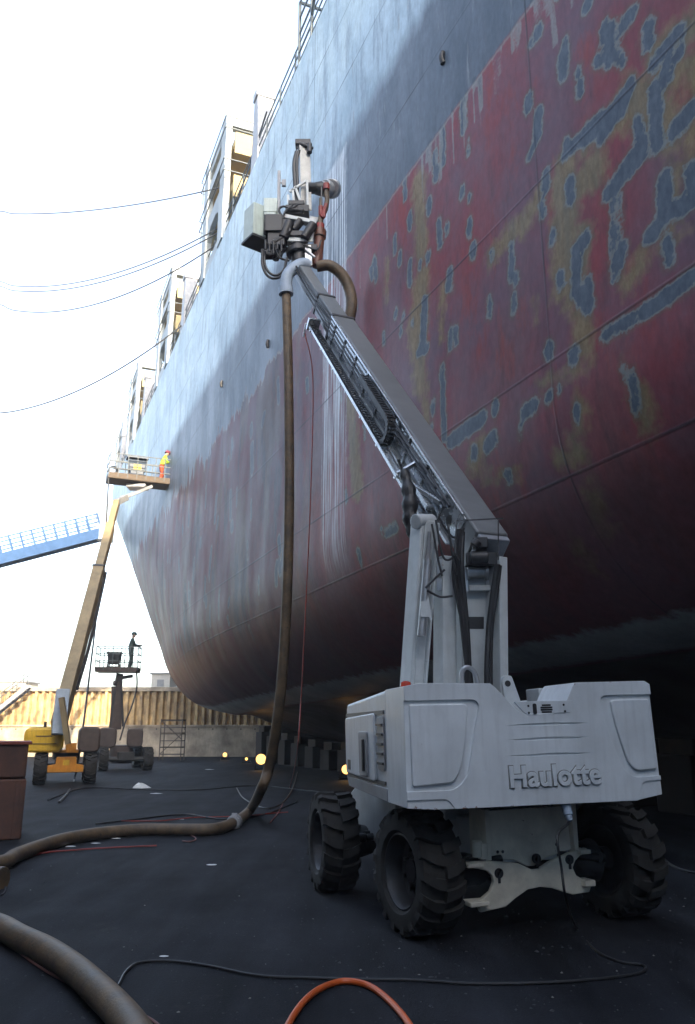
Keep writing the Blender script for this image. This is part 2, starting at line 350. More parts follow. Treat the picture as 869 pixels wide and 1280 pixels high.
def sdf(caplist, P):
    d = np.full(len(P), 9.0)
    for x1, y1, x2, y2, r in caplist:
        a = np.array([x1, y1]); b = np.array([x2, y2]); ab = b - a
        R = r + 1.0; m = (P[:, 0] > min(x1, x2) - R) & (P[:, 0] < max(x1, x2) + R) & (P[:, 1] > min(y1, y2) - R) & (P[:, 1] < max(y1, y2) + R)
        if not m.any(): continue
        Q = P[m] - a; t = np.clip(Q @ ab / max(1e-9, ab @ ab), 0, 1); dd = np.hypot(*(Q - t[:, None] * ab).T) - r
        d[m] = np.minimum(d[m], dd)
    return d
PP = allv[:, [0, 2]]
sd_bare, sd_och, sd_drip = sdf(bare, PP), sdf(ochre, PP), sdf(drip, PP)
sd_wash = np.maximum(np.abs(PP[:, 0] - 15.35) - .72, np.abs(PP[:, 1] - 9.8) - 5.2)
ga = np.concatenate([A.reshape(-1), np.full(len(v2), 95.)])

def hull_mat():
    m = bpy.data.materials.new('stripped_hull_paint'); m.use_nodes = True; n = m.node_tree.nodes; l = m.node_tree.links; b = n['Principled BSDF']
    tc = n.new('ShaderNodeTexCoord'); sx = n.new('ShaderNodeSeparateXYZ'); l.new(tc.outputs['Object'], sx.inputs[0])
    def attr(a):
        x = n.new('ShaderNodeAttribute'); x.attribute_name = a; return x.outputs['Fac']
    def noise(sc, det=5, rough=.6, st=(1, 1, 1), off=0):
        mp = n.new('ShaderNodeMapping'); mp.inputs['Scale'].default_value = st; mp.inputs['Location'].default_value = (off, off * .7, off * .3); l.new(tc.outputs['Object'], mp.inputs['Vector'])
        z = n.new('ShaderNodeTexNoise'); z.inputs['Scale'].default_value = sc; z.inputs['Detail'].default_value = det; z.inputs['Roughness'].default_value = rough; l.new(mp.outputs['Vector'], z.inputs['Vector']); return z.outputs['Fac']
    def op(o, a, bb=None, cc=None, clamp=False):
        x = n.new('ShaderNodeMath'); x.operation = o; x.use_clamp = clamp
        for i, y in enumerate((a, bb, cc)):
            if y is None: continue
            if isinstance(y, (int, float)): x.inputs[i].default_value = y
            else: l.new(y, x.inputs[i])
        return x.outputs[0]
    def step(src, lo, hi, a=0., bb=1.):
        r = n.new('ShaderNodeMapRange'); r.inputs[1].default_value = lo; r.inputs[2].default_value = hi; r.inputs[3].default_value = a; r.inputs[4].default_value = bb; l.new(src, r.inputs[0]); return r.outputs[0]
    def rgb(c): x = n.new('ShaderNodeRGB'); x.outputs[0].default_value = (*c, 1); return x.outputs[0]
    def mix(f, a, bb, mode='MIX'):
        x = n.new('ShaderNodeMix'); x.data_type = 'RGBA'; x.blend_type = mode
        for i, y in ((0, f), (6, a), (7, bb)):
            if isinstance(y, (int, float)): x.inputs[i].default_value = y
            elif isinstance(y, tuple): x.inputs[i].default_value = (*y, 1)
            else: l.new(y, x.inputs[i])
        return x.outputs[2]
    X, Zc = sx.outputs['X'], sx.outputs['Z']
    w = op('SUBTRACT', noise(5, 5), .5); w2 = op('SUBTRACT', noise(22, 4), .5)
    vert = noise(.55, 6, .62, (1.5, 1, .6)); vert2 = noise(.55, 6, .62, (1.3, 1, .42), 13); blotch = noise(.45, 6, .65, (1, 1, 1), 5); fine = noise(9, 6, .7, (1, 1, .5), 3)
    # red antifouling: crimson, plum and grey-plum rubbed together
    red = mix(step(vert, .36, .62), (.31, .072, .082), (.21, .09, .11))
    red = mix(step(blotch, .46, .66), red, (.19, .11, .14))
    red = mix(step(noise(1.1, 6, .65, (1.6, 1, .6), 21), .56, .7, 0, .75), red, (.35, .07, .06))
    red = mix(step(noise(2.6, 6, .7, (1.5, 1, .35), 33), .55, .72, 0, .55), red, (.10, .06, .07))
    # the old tan undercoat
    far = step(X, -4.5, 0)                                    # forward the undercoat shows in broad upright bands
    band = op('MULTIPLY', step(op('ADD', vert2, op('MULTIPLY', w, .12)), .50, .57), op('MULTIPLY_ADD', far, .55, .06))
    low0 = None
    och = op('MAXIMUM', step(op('ADD', attr('undercoat'), op('MULTIPLY', op('ADD', w, op('SUBTRACT', blotch, .5)), .5)), .10, -.10, 0, .95), band)
    tan = mix(step(fine, .35, .65), (.24, .17, .085), (.32, .24, .13)); tan = mix(step(noise(1.4, 5, .6, (2, 1, .4), 40), .45, .65, 0, .6), tan, (.20, .19, .13))
    red = mix(op('MULTIPLY', far, .45), red, (.10, .045, .06)); low = mix(och, red, mix(far, tan, (.17, .145, .10)))
    low = mix(op('MULTIPLY', far, step(noise(.6, 6, .65, (1.6, 1, .5), 77), .53, .62, 0, .8)), low, mix(step(fine, .35, .65), (.06, .072, .10), (.09, .095, .12)))
    # bare plate with a pale feathered rim
    sb = op('ADD', attr('bare'), op('ADD', op('MULTIPLY', w, .20), op('MULTIPLY', w2, .07)))
    low = mix(step(sb, .10, .02, 0, .6), low, (.17, .14, .10))
    low = mix(step(sb, .045, .018, 0, .85), low, (.25, .28, .265))
    low = mix(step(sb, .012, -.008), low, mix(step(fine, .4, .7), (.10, .128, .165), (.14, .168, .20)))
    dr = op('ADD', attr('runs'), op('MULTIPLY', w2, .05))
    low = mix(step(dr, .022, .0, 0, .75), low, (.30, .31, .29)); low = mix(step(dr, -.004, -.02, 0, .7), low, (.10, .12, .15))
    low = mix(op('MULTIPLY', far, .5), low, (.03, .014, .02))  # forward plating darkened in the colour, offsetting bright sky light from ahead
    # grey boot-top band and pale topsides
    mid = mix(step(vert, .35, .65), (.11, .14, .175), (.165, .195, .23)); mid = mix(step(noise(1.6, 6, .7, (2.4, 1, .4), 50), .55, .68, 0, .7), mid, (.10, .12, .15))
    mid = mix(step(noise(2.4, 6, .7, (2, 1, .3), 60), .60, .72, 0, .6), mid, (.34, .36, .36)); mid = mix(step(dr, .03, .0, 0, .6), mid, (.08, .09, .11))
    pale = mix(step(blotch, .36, .64), (.29, .385, .45), (.43, .53, .59)); pale = mix(step(noise(1.2, 6, .7, (2.2, 1, .33), 70), .5, .62, 0, .8), pale, (.22, .275, .325))
    pale = mix(step(noise(3.0, 6, .75, (1.8, 1, .4), 80), .6, .72, 0, .6), pale, (.62, .63, .62)); pale = mix(step(noise(1.9, 6, .75, (2.6, 1, .25), 90), .60, .70, 0, .6), pale, (.21, .17, .14))
    zz = op('ADD', op('ADD', Zc, op('MULTIPLY', w, .12)), op('MULTIPLY', op('MULTIPLY', step(X, -4, 6), op('SUBTRACT', noise(.6, 7, .7, (2.2, 1, .5), 19), .5)), 4.0))
    col = mix(step(zz, 11.86, 11.93), low, mid)
    edge = op('SUBTRACT', 1, op('MULTIPLY', op('ABSOLUTE', op('SUBTRACT', zz, 11.86)), 22), None, True); col = mix(op('MULTIPLY', edge, .6), col, (.33, .33, .30))
    z15 = op('ADD', Zc, op('MULTIPLY', op('SUBTRACT', noise(1.3, 6, .7, (2, 1, .3), 15), .5), .7))
    col = mix(step(z15, 14.7, 15.3), col, pale)
    # water-jetted strip under the blasting head: bright streaked steel
    wash = attr('jetted'); ln = noise(6, 3, .6, (6, 1, .06), 8); fade = step(Zc, 4.6, 8.0)
    lines = op('MULTIPLY', step(ln, .46, .56), op('MULTIPLY', step(op('ADD', wash, op('MULTIPLY', w, .25)), .06, -.10), fade))
    col = mix(op('MULTIPLY', lines, .95), col, (.72, .76, .78))
    # plate seams
    sm = None
    for z0 in (4.75, 6.28, 8.95, 13.55, 16.9, 18.9):
        d = op('ABSOLUTE', op('SUBTRACT', Zc, z0)); sm = d if sm is None else op('MINIMUM', sm, d)
    px = op('PINGPONG', op('ADD', X, 104.3), 4.6); sm = op('MINIMUM', sm, px)
    seam = step(op('ADD', sm, op('MULTIPLY', w2, .02)), .028, .008)
    col = mix(op('MULTIPLY', seam, step(noise(.7, 3, .5, (1, 1, 1), 66), .35, .6, .15, .75)), col, (.05, .05, .06))
    # shade painted dark on the turn of the bilge, pale strip at its foot, dark flat bottom
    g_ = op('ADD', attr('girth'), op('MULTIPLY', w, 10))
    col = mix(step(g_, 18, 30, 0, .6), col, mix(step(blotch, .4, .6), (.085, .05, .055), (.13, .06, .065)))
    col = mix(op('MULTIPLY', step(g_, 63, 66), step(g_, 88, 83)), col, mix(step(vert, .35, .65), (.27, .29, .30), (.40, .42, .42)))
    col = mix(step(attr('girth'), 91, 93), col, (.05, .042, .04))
    col = mix(1., col, step_rgb(n, l, fine), 'MULTIPLY')
    l.new(col, b.inputs['Base Color'])
    rgh = op('SUBTRACT', step(vert, .3, .7, .58, .42), op('MULTIPLY', lines, .18)); l.new(rgh, b.inputs['Roughness']); b.inputs['Specular IOR Level'].default_value = .12
    b.inputs['Metallic'].default_value = 0
    hgt = op('ADD', op('MULTIPLY', noise(.55, 2, .4), .5), op('ADD', op('MULTIPLY', fine, .03), op('ADD', op('MULTIPLY', seam, .08), op('MULTIPLY', op('SINE', op('MULTIPLY', X, 7.2)), op('MULTIPLY', noise(.4, 2, .5, (1, 1, 1), 91), .10)))))
    bp = n.new('ShaderNodeBump'); bp.inputs['Strength'].default_value = .42; bp.inputs['Distance'].default_value = .1; l.new(hgt, bp.inputs['Height']); l.new(bp.outputs['Normal'], b.inputs['Normal'])
    return m
def step_rgb(n, l, src):
    r = n.new('ShaderNodeValToRGB'); e = r.color_ramp.elements; e[0].position = .3; e[0].color = (.82, .82, .82, 1); e[1].position = .7; e[1].color = (1.12, 1.12, 1.12, 1); l.new(src, r.inputs['Fac']); return r.outputs['Color']
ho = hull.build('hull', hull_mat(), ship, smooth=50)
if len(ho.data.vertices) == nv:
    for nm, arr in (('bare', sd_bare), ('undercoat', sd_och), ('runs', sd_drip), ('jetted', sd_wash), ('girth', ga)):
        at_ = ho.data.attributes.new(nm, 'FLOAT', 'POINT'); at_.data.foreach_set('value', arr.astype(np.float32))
else: print('HULL VERTS CHANGED', len(ho.data.vertices), nv)

# deck edge railing, lashing bridges, posts, bridge wing -- all welded to the ship
def S3(s, n, z): return (s, -n, z)
def deck_n(s): return SIDE + float(inset(np.array(s), np.array(DECK))) 
r = MB(SHIPM)
svals = list(np.arange(7, 72, 1.5))
for k, s in enumerate(svals):
    n_ = deck_n(s) + .12
    r.bar(S3(s, n_, DECK), S3(s, n_, DECK + 1.1), .05)
    if k:
        s1 = svals[k - 1]; n1 = deck_n(s1) + .12
        for h in (.4, .75, 1.1): r.bar(S3(s1, n1, DECK + h), S3(s, n_, DECK + h), .035)
r.build('railing', RAILM, ship, smooth=0)
def post(s):                                                # tapered fairlead post at the deck edge
    m = MB(SHIPM); n_ = deck_n(s) + .35
    m.add([S3(s - .45, n_ - .3, DECK), S3(s + .45, n_ - .3, DECK), S3(s + .45, n_ + .3, DECK), S3(s - .45, n_ + .3, DECK),
           S3(s - .22, n_ - .3, DECK + 3.0), S3(s + .22, n_ - .3, DECK + 3.0), S3(s + .22, n_ + .3, DECK + 3.0), S3(s - .22, n_ + .3, DECK + 3.0)],
          [(3, 2, 1, 0), (4, 5, 6, 7), (0, 1, 5, 4), (1, 2, 6, 5), (2, 3, 7, 6), (3, 0, 4, 7)])
    m.box(S3(s, n_, DECK + 3.15), (.5, .7, .3)); o = m.build('deck_post', GREY, ship, bevel=.02)
for s in (23.3, 36.2, 49, 60.5): post(s)
def lashing_bridge(s0, s1, tag_name='lashing_bridge'):
    n_ = deck_n(s1) - .05; H = 5.9; f = MB(SHIPM); z = DECK
    # port end frame: two uprights joined by plate with an arched opening
    Mx = Matrix(((1, 0, 0, 0), (0, 0, 1, -n_ - .25), (0, 1, 0, 0), (0, 0, 0, 1)))      # x along the ship, y up, z outboard
    W = s1 - s0; pw = .8
    f.prism([(s0, z), (s0 + pw, z), (s0 + pw, z + H), (s0, z + H)], .25, Mx); f.prism([(s1 - pw, z), (s1, z), (s1, z + H), (s1 - pw, z + H)], .25, Mx)
    for zb, hh in ((z, .5), (z + 2.1, .75), (z + 4.0, .6), (z + H - .75, .75)):
        f.prism([(s0 + pw, zb), (s1 - pw, zb), (s1 - pw, zb + hh), (s0 + pw, zb + hh)], .2, Mx)
    c = (s0 + s1) / 2; w2 = W / 2 - pw
    for zt in (z + 2.15, z + H - .5):                         # arch haunches
        for sg in (-1, 1):
            pts = [(c + sg * w2, zt)] + [(c + sg * w2 * math.cos(a), zt - .75 + .75 * math.sin(a)) for a in (0, .4, .8, 1.2, 1.57)]
            f.prism(pts, .2, Mx)
    # inner frames marching across the beam
    for k in range(1, 8):
        nn = n_ + 3.6 * k
        for s in (s0 + .2, s1 - .2): f.box(S3(s, nn, z + H / 2), (.4, .4, H))
    for s in (s0 + .2, s1 - .2):
        f.box(S3(s, n_ + 12.5, z + H - .25), (.36, 25, .5)); f.box(S3(s, n_ + 12.5, z + .4), (.36, 25, .8))
    o = f.build(tag_name, SHIPW, ship, bevel=0, smooth=0)
    p = MB(SHIPM)
    for zz in (z + 2.3, z + 4.35): p.box(S3((s0 + s1) / 2, n_ + 12.8, zz), (W + .7, 25, .3))
    for zz in (z + 2.3, z + 4.35): p.box(S3(s0 - .38, n_ + 12.8, zz - .1), (.12, 25, 1.0))
    p.build('walkway', SHIPY, o, smooth=0)
    q = MB(SHIPM)
    for zz in (z + 2.38, z + 4.43):
        for s in (s0 - .3, s1 + .3):
            for h in (.55, 1.1): q.bar(S3(s, n_ - .1, zz + h), S3(s, n_ + 24, zz + h), .035)
            for k in range(12): q.bar(S3(s, n_ + k * 2.1, zz), S3(s, n_ + k * 2.1, zz + 1.1), .04)
        for h in (.55, 1.1): q.bar(S3(s0 - .3, n_ - .1, zz + h), S3(s1 + .3, n_ - .1, zz + h), .035)
    q.build('railing', RAILM, o, smooth=0)
for s0, s1 in ((27.6, 31.6), (39.8, 43.8), (52.4, 56.4), (64.2, 68.2)): lashing_bridge(s0, s1)
# boarding platform and gate frames high at the deck edge, bridge wing above
w = MB(SHIPM)
w.box(S3(15.4, 7.6, 25.2), (3.4, 3.9, .5)); w.box(S3(15.4, 8.2, 23.9), (2.6, 3.0, 2.2)); w.box(S3(15.4, 10.5, 22.0), (1.6, 1.6, 3.2)); w.box(S3(14.0, 9.5, 26.3), (2.0, 6, 1.9))
w.build('bridge_wing', SHIPW, ship, bevel=.03)
gf = MB(SHIPM)
for s in (17.5, 18.6):
    for n_ in (6.1, 6.9): gf.bar(S3(s, n_, DECK), S3(s, n_, DECK + 2.6), .07)
    gf.bar(S3(s, 6.1, DECK + 2.6), S3(s, 6.9, DECK + 2.6), .07)
for h in (.7, 1.4, 2.0, 2.6): gf.bar(S3(17.5, 6.1, DECK + h), S3(18.6, 6.1, DECK + h), .045)
gf.tube([S3(17.5, 6.1, DECK + 1.0), S3(16.8, 6.0, DECK + 1.3), S3(16.0, 6.1, DECK + 1.2), S3(15.6, 6.1, DECK + .2)], .05)
gf.build('gangway_gate', RAILM, ship, smooth=0)
# scuppers on the side
for (u, v) in ((336, 430), (278, 480), (555, 73)):
    s, z, k = hull_px(u, v); sc_ = MB(SHIPM); sc_.tube([S3(s, SIDE - .02, z + .12), S3(s, SIDE - .05, z), S3(s, SIDE - .02, z - .12)], .05, 10, 4)
    sc_.build('scupper', BLACK, ship)

# ------------------------------------------------------------------ wheels shared by the lifts
def add_tyre(mb, M, R=.515, W=.40, lugs=17):                 # axle along local x
    h = W / 2
    prof = [(R * .60, -h * .80), (R * .66, -h * .98), (R * .82, -h), (R * .90, -h * .94), (R * .92, -h * .8), (R * .92, h * .8), (R * .90, h * .94), (R * .82, h), (R * .66, h * .98), (R * .60, h * .80), (R * .6, -h * .8)]
    mb.lathe(prof, M, 44)
    for side in (-1, 1):
        for i in range(lugs):
            a0 = 2 * math.pi * (i + (.5 if side > 0 else 0)) / lugs; da = 2 * math.pi / lugs
            vs = []
            # bent chevron lug from the centre line to the shoulder
            stations = [(.02, 0.0, .24), (.5, .10, .22), (.86, .30, .21), (1.03, .42, .19)]
            for fx, sh, wd in stations:
                for rr_ in (R * .91 if fx < .95 else R * .82, R if fx < .95 else R * .94):
                    for sg in (-1, 1):
                        a = a0 + da * (sh + sg * wd); vs.append((side * h * fx * 1.0, rr_ * math.cos(a), rr_ * math.sin(a)))
            fs = []
            for k in range(3):
                b = k * 4; c = b + 4
                fs += [(b + 2, b + 3, c + 3, c + 2), (b + 1, b, c, c + 1), (b, b + 2, c + 2, c), (b + 3, b + 1, c + 1, c + 3)]
            fs += [(0, 1, 3, 2), (12, 14, 15, 13)]
            mb.add(vs, fs, M)
def add_rim(mb, M, R=.515, W=.40, out=1):
    h = W / 2; o = out
    mb.lathe([(R * .62, o * h * .82), (R * .58, o * h * .86), (R * .54, o * h * .7), (R * .5, o * h * .1), (R * .44, o * -h * .05), (R * .25, o * -h * .0), (R * .2, o * h * .25), (.001, o * h * .27)], M, 32)
    mb.lathe([(R * .62, -o * h * .82), (R * .5, -o * h * .5), (.001, -o * h * .5)], M, 32)
    for i in range(8):
        a = 2 * math.pi * i / 8; p = Vector((o * h * .0, R * .34 * math.cos(a), R * .34 * math.sin(a))); mb.add(*hexa(p, .018, o * .05), M)
def hexa(p, r, L):
    vs = [(p.x + k * L, p.y + r * math.cos(i * math.pi / 3), p.z + r * math.sin(i * math.pi / 3)) for k in (0, 1) for i in range(6)]
    return vs, [tuple(range(6)), tuple(range(11, 5, -1))] + [(i, 6 + i, 6 + (i + 1) % 6, (i + 1) % 6) for i in range(6)]
def wheel(parent, M, out, R, W, rimmat, lugs=17):            # part wheel (hub) > tyre, rim
    hb = MB(M); hb.cyl((-out * W * .5, 0, 0), (out * W * .18, 0, 0), R * .22, R * .18, 16); h = hb.build('wheel', DARK, parent)
    t = MB(M); add_tyre(t, Matrix.Identity(4), R, W, lugs); t.build('tyre', RUBBER, h, smooth=30)
    r_ = MB(M); add_rim(r_, Matrix.Identity(4), R, W, out); r_.build('rim', rimmat, h)
    return h

# ------------------------------------------------------------------ the white boom lift
CZ = Vector((1.21, 8.92, 0)); CAZ = math.radians(21.0)
lift = thing('boom_lift', CZ, 'white boom lift with raised grey boom reaching up the hull, nearest machine in view', 'boom lift', 'boom lifts working along the hull')
MC = Matrix.Translation(CZ) @ Matrix.Rotation(math.pi / 2 + CAZ, 4, 'Z')       # chassis: x ahead, y left
TAZ = math.radians(12); TO = Vector((1.2, 8.97, 0))
MT = Matrix.Translation(TO) @ Matrix.Rotation(math.pi / 2 + TAZ, 4, 'Z') @ Matrix.Translation((0, 0, 1.55)) @ Matrix.Rotation(math.radians(-1.5), 4, 'X') @ Matrix.Translation((0, 0, -1.55))
WH = []
for (f, y, out, steer) in ((-1.0, 1.02, 1, 3), (-1.02, -1.08, -1, 3), (1.12, 1.04, 1, -7), (1.1, -1.05, -1, -7)):
    Mw = MC @ Matrix.Translation((f, y, .515)) @ Matrix.Rotation(math.radians(90 + steer), 4, 'Z') @ Matrix.Rotation(rnd.random() * 6, 4, 'X')
    wheel(lift, Mw, out, .515, .40, DARK)
c = MB(MC)
c.box((0.05, 0, .74), (2.5, .86, .36)); c.box((0, 0, .98), (1.3, 1.1, .22)); c.cyl((0, 0, 1.05), (0, 0, 1.2), .55, .55, 32)
c.prism([(.25, .52), (1.3, .52), (1.55, .66), (1.55, .98), (1.35, 1.08), (.25, 1.08)], .3, MX := Matrix(((1, 0, 0, 0), (0, 0, 1, .36), (0, 1, 0, 0), (0, 0, 0, 1))))
c.prism([(.25, .52), (1.3, .52), (1.55, .66), (1.55, .98), (1.35, 1.08), (.25, 1.08)], .3, Matrix(((1, 0, 0, 0), (0, 0, 1, -.66), (0, 1, 0, 0), (0, 0, 0, 1))))
c.build('chassis', WHITE2, lift, bevel=.012)
for f in (-1.0, 1.1):
    a_ = MB(MC)
    a_.cyl((f, -.95, .5), (f, .95, .5), .085, .085, 14)
    for sg in (-1, 1):
        a_.cyl((f, sg * .82, .5), (f, sg * .62, .5), .2, .15, 18); a_.cyl((f, sg * .62, .5), (f, sg * .46, .5), .15, .10, 18); a_.box((f, sg * .56, .5), (.16, .2, .2))
        for i in range(4): a_.cyl((f - .15, sg * (.5 + .07 * i), .5), (f + .15, sg * (.5 + .07 * i), .5), .12)
        a_.cyl((f - .22, sg * .30, .60), (f - .22, sg * .74, .56), .035); a_.cyl((f - .22, sg * .74, .56), (f - .16, sg * .82, .54), .05)
    a_.build('axle', DARK, lift, bevel=.006)
# rear axle plate, drawn square-on
def rp(x, y):                                               # crop pixels -> (left offset, height) on the rear face
    u, v = 560 + x / 2.812, 980 + y / 2.812; return (-(u - 657) / 137, (1151 - v) / 137)
MR = MC @ Matrix(((0, 0, -1, -1.24), (1, 0, 0, 0), (0, 1, 0, 0), (0, 0, 0, 1)))     # local x = left, y = up, z = backwards
bone = [(5,252),(40,250),(90,250),(210,264),(262,287),(288,287),(340,264),(420,240),(492,228),(494,243),(462,252),(440,268),(428,290),(440,315),(465,328),(500,332),(500,352),(490,372),(420,376),(375,362),(340,350),(290,343),(240,348),(190,372),(150,396),(55,406),(48,384),(12,384),(12,368),(60,366),(95,345),(110,318),(106,298),(88,282),(50,272),(5,266)]
m = MB(MR); m.prism([rp(*p) for p in bone], .05)
for (x, y, w_, h_) in ((30, 258, 60, 14), (40, 376, 70, 16), (480, 340, 44, 20), (470, 238, 44, 14)):
    p = rp(x, y); m.box((p[0], p[1], .03), (w_ / 2.812 / 137, h_ / 2.812 / 137, .16))
ap = m.build('axle_plate', CREAM, lift, bevel=.008)
m = MB(MR); m.prism([rp(*p) for p in [(112,96),(440,86),(446,234),(340,256),(290,280),(262,280),(210,258),(104,246)]], .035, Matrix.Translation((0, 0, -.06)))
m.box((*rp(455, 160), -.12), (.05, .42, .3)); m.box((*rp(100, 170), -.12), (.05, .42, .3))
m.build('rear_cover', CREAM, lift, bevel=.008)
for (x, y) in ((280, 252), (128, 290), (414, 262)):
    p = rp(x, y); zf = .05; b = MB(MR); b.cyl((p[0], p[1], zf - .01), (p[0], p[1], zf + .012), .042, .042, 18); b.cyl((p[0], p[1], zf + .012), (p[0], p[1], zf + .035), .02, .02, 8)
    b.box((p[0], p[1] - .03, zf + .008), (.022, .10, .012)); b.build('lashing_eye', DARK, lift)
for x, y in ((145, 228), (165, 228), (385, 215)): p = rp(x, y); b = MB(MR); b.cyl((p[0], p[1], -.03), (p[0], p[1], -.021), .014, .014, 10); b.build('bolt', DARK, lift)
for x, y in ((60, 215), (83, 222)): p = rp(x, y); b = MB(MR); b.cyl((p[0], p[1] - .06, .0), (p[0], p[1] + .07, .0), .045, .045, 12); b.build('pin', CREAM, lift)

# turntable: f ahead, r right, z up
def T(f, r, z): return Vector((f, -r, z))
TAIL, ZB, ZT, HW = -1.92, 1.10, 2.10, 1.15
def face(u, v): return ((u - 505) / 138 - HW, 2.09 - (v - 849) / 156)       # photo pixel -> (r, z) on the tail face
MTF = MT @ Matrix(((0, 0, -1, TAIL), (-1, 0, 0, 0), (0, 1, 0, 0), (0, 0, 0, 1)))   # x = right, y = up, z = backwards out of the tail
def prismT(mb, poly, d0, d1): return mb.prism(poly, d1 - d0, Matrix.Translation((0, 0, d0)))
tail_poly = [(-HW, ZB + .02), (-.9, ZB), (.9, ZB - .005), (HW, ZB + .035), (HW, ZT - .03), (HW - .05, ZT), (.43, ZT - .005), (.40, ZT - .03), (.28, 1.86), (.20, 1.835), (-.06, 1.835), (-.14, 1.87), (-.33, ZT - .03), (-.37, ZT), (-1.0, ZT + .01), (-HW + .01, ZT - .015)]
m = MB(MTF); prismT(m, tail_poly, -.62, 0)
cw = m.build('counterweight', WHITE, lift)
def soft(poly, r, n=5):                                     # rounded polygon
    out = []; N = len(poly)
    for i in range(N):
        p, a, b = Vector(poly[i]), Vector(poly[i - 1]), Vector(poly[(i + 1) % N]); da, db = (a - p), (b - p)
        k = min(r[i] if isinstance(r, (list, tuple)) else r, da.length * .49, db.length * .49)
        if k < 1e-4: out.append((p.x, p.y)); continue
        A_, B_ = p + da.normalized() * k, p + db.normalized() * k
        for j in range(n + 1):
            t = j / n; q = A_ * (1 - t) ** 2 + p * 2 * t * (1 - t) + B_ * t * t; out.append((q.x, q.y))
    return out
def recess(poly, d):
    k = MB(MTF); prismT(k, poly, -d, .1); k = k.build('cutter', WHITE, lift, smooth=0); k.parent = None; k.matrix_world = WM(lift); bpy.context.view_layer.update(); cut(cw, k)
recess(soft([face(470, 868), face(600, 868), face(590, 905), face(578, 966), face(562, 981), face(470, 980)], [0, .1, .05, .12, .1, 0]), .022)
recess(soft([face(860, 866), face(752, 866), face(757, 905), face(773, 962), face(787, 975), face(860, 972)], [0, .08, .05, .12, .1, 0]), .022)
recess(soft([face(470, 991), face(553, 991), face(566, 1012), face(470, 1012)], [0, .05, 0, 0]), .012)
recess(soft([face(860, 978), face(798, 980), face(790, 1004), face(860, 1004)], [0, .05, 0, 0]), .012)
for v in (902.5, 921, 941.5):
    recess([face(635, v), face(660, v - 1.2), face(690, v - 1.9), face(715, v - 1.0), face(729, v - .5), face(715, v + .6), face(690, v + 1.0), face(660, v + .9)], .014)
bv = cw.modifiers.new('bevel', 'BEVEL'); bv.width = .016; bv.segments = 3; bv.limit_method = 'ANGLE'; bv.angle_limit = math.radians(50)
for poly in (soft([face(512, 873), face(584, 873), face(580, 905), face(572, 952), face(561, 972), face(512, 975)], [.02, .06, .05, .08, .05, .02]), soft([face(818, 872), face(766, 872), face(770, 905), face(781, 955), face(791, 967), face(818, 965)], [.02, .05, .05, .08, .05, .02])):
    m = MB(MTF); prismT(m, poly, -.03, .004); m.build('access_panel', WHITE, lift, bevel=.012, seg=3)
m = MB(MTF); prismT(m, soft([face(641, 872), face(718, 872), face(712, 888), face(654, 888)], .02), -.02, .006); npl = m.build('notch_plate', WHITE, lift, bevel=.004)
for u, v in ((658.5, 878), (658.5, 887), (704, 877.5), (705, 886)): m = MB(MTF); x, z = face(u, v); m.cyl((x, z, .0), (x, z, .009), .010, .010, 10); m.build('bolt_hole', BLACK, npl)
m = MB(MTF)
x, z = face(666.5, 882); prismT(m, soft([(x - .018, z - .045), (x + .018, z - .045), (x + .018, z + .045), (x - .018, z + .045)], .017), 0, .0085); m.build('key_slot', BLACK, npl); m = MB(MTF)
for k, v in enumerate((877.5, 880.5, 883.5, 886.5)):
    x, z = face(681.5, v); w_ = (.075, .1, .1, .085)[k] / 2 * 1.1; m.box((x, z, .004), (w_ * 2, .014, .009))
m.build('vent_slot', BLACK, npl)
# raised maker's lettering on the tail, with shadow outline and dust painted as a rim round the letters
def lettering(txt, M, size, depth, off, name, mt, parent):
    cd = bpy.data.curves.new(name, 'FONT'); cd.body = txt; cd.size = size; cd.extrude = depth; cd.offset = off; cd.bevel_depth = .002; cd.align_x = 'CENTER'; cd.align_y = 'BOTTOM_BASELINE'; cd.space_character = 1.02; cd.resolution_u = 6
    tmp = bpy.data.objects.new(name, cd); COL.objects.link(tmp); bpy.context.view_layer.update()
    me = bpy.data.meshes.new_from_object(tmp.evaluated_get(bpy.context.evaluated_depsgraph_get())); bpy.data.objects.remove(tmp)
    me.transform(WM(parent).inverted() @ M); me.materials.clear(); me.materials.append(mt); me.name = name
    o = bpy.data.objects.new(name, me); COL.objects.link(o); o.parent = parent; return o
lx, lz = face(685, 980); RIM_SHADE = mat('rim_shade_and_dust', (.26, .26, .25), .9, var=.4, scale=12)
lettering('Haulotte', MTF @ Matrix.Translation((lx, lz, .001)) @ Matrix.Diagonal((1.0, 1.02, 1, 1)), .232, .002, .0115, 'lettering_rim', RIM_SHADE, lift)
lettering('Haulotte', MTF @ Matrix.Translation((lx, lz, .006)) @ Matrix.Diagonal((1.0, 1.02, 1, 1)), .232, .010, .004, 'lettering', WHITE, lift)
# left hood: door, air intake, latch
MTL = MT @ Matrix(((1, 0, 0, 0), (0, 0, 1, HW), (0, 1, 0, 0), (0, 0, 0, 1)))       # x = ahead, y = up, z = outwards to the left
F0, F1 = TAIL + .62, .42
m = MB(MTL); m.prism([(F0 - .005, ZB + .05), (F1, ZB + .10), (F1, ZT - .14), (F1 - .05, ZT - .09), (F0 - .005, ZT - .015)], .85, Matrix.Translation((0, 0, -.86)))
hd = m.build('engine_hood', WHITE, lift, bevel=.03, seg=3)
m = MB(MTL)
for zz in (1.92, 1.25): m.box(((F0 + F1) / 2 + .02, zz - (.03 if zz > 1.5 else -.02), -.008), (F1 - F0 - .1, .035, .02))
m.build('seam_groove', DARK, hd)
m = MB(MTL); m.prism(soft([(F0 + .38, 1.27), (F1 - .04, 1.29), (F1 - .04, 1.86), (F0 + .38, 1.89)], .05), .03, Matrix.Translation((0, 0, -.012))); dr_ = m.build('hood_door', WHITE, lift, bevel=.012, seg=3)
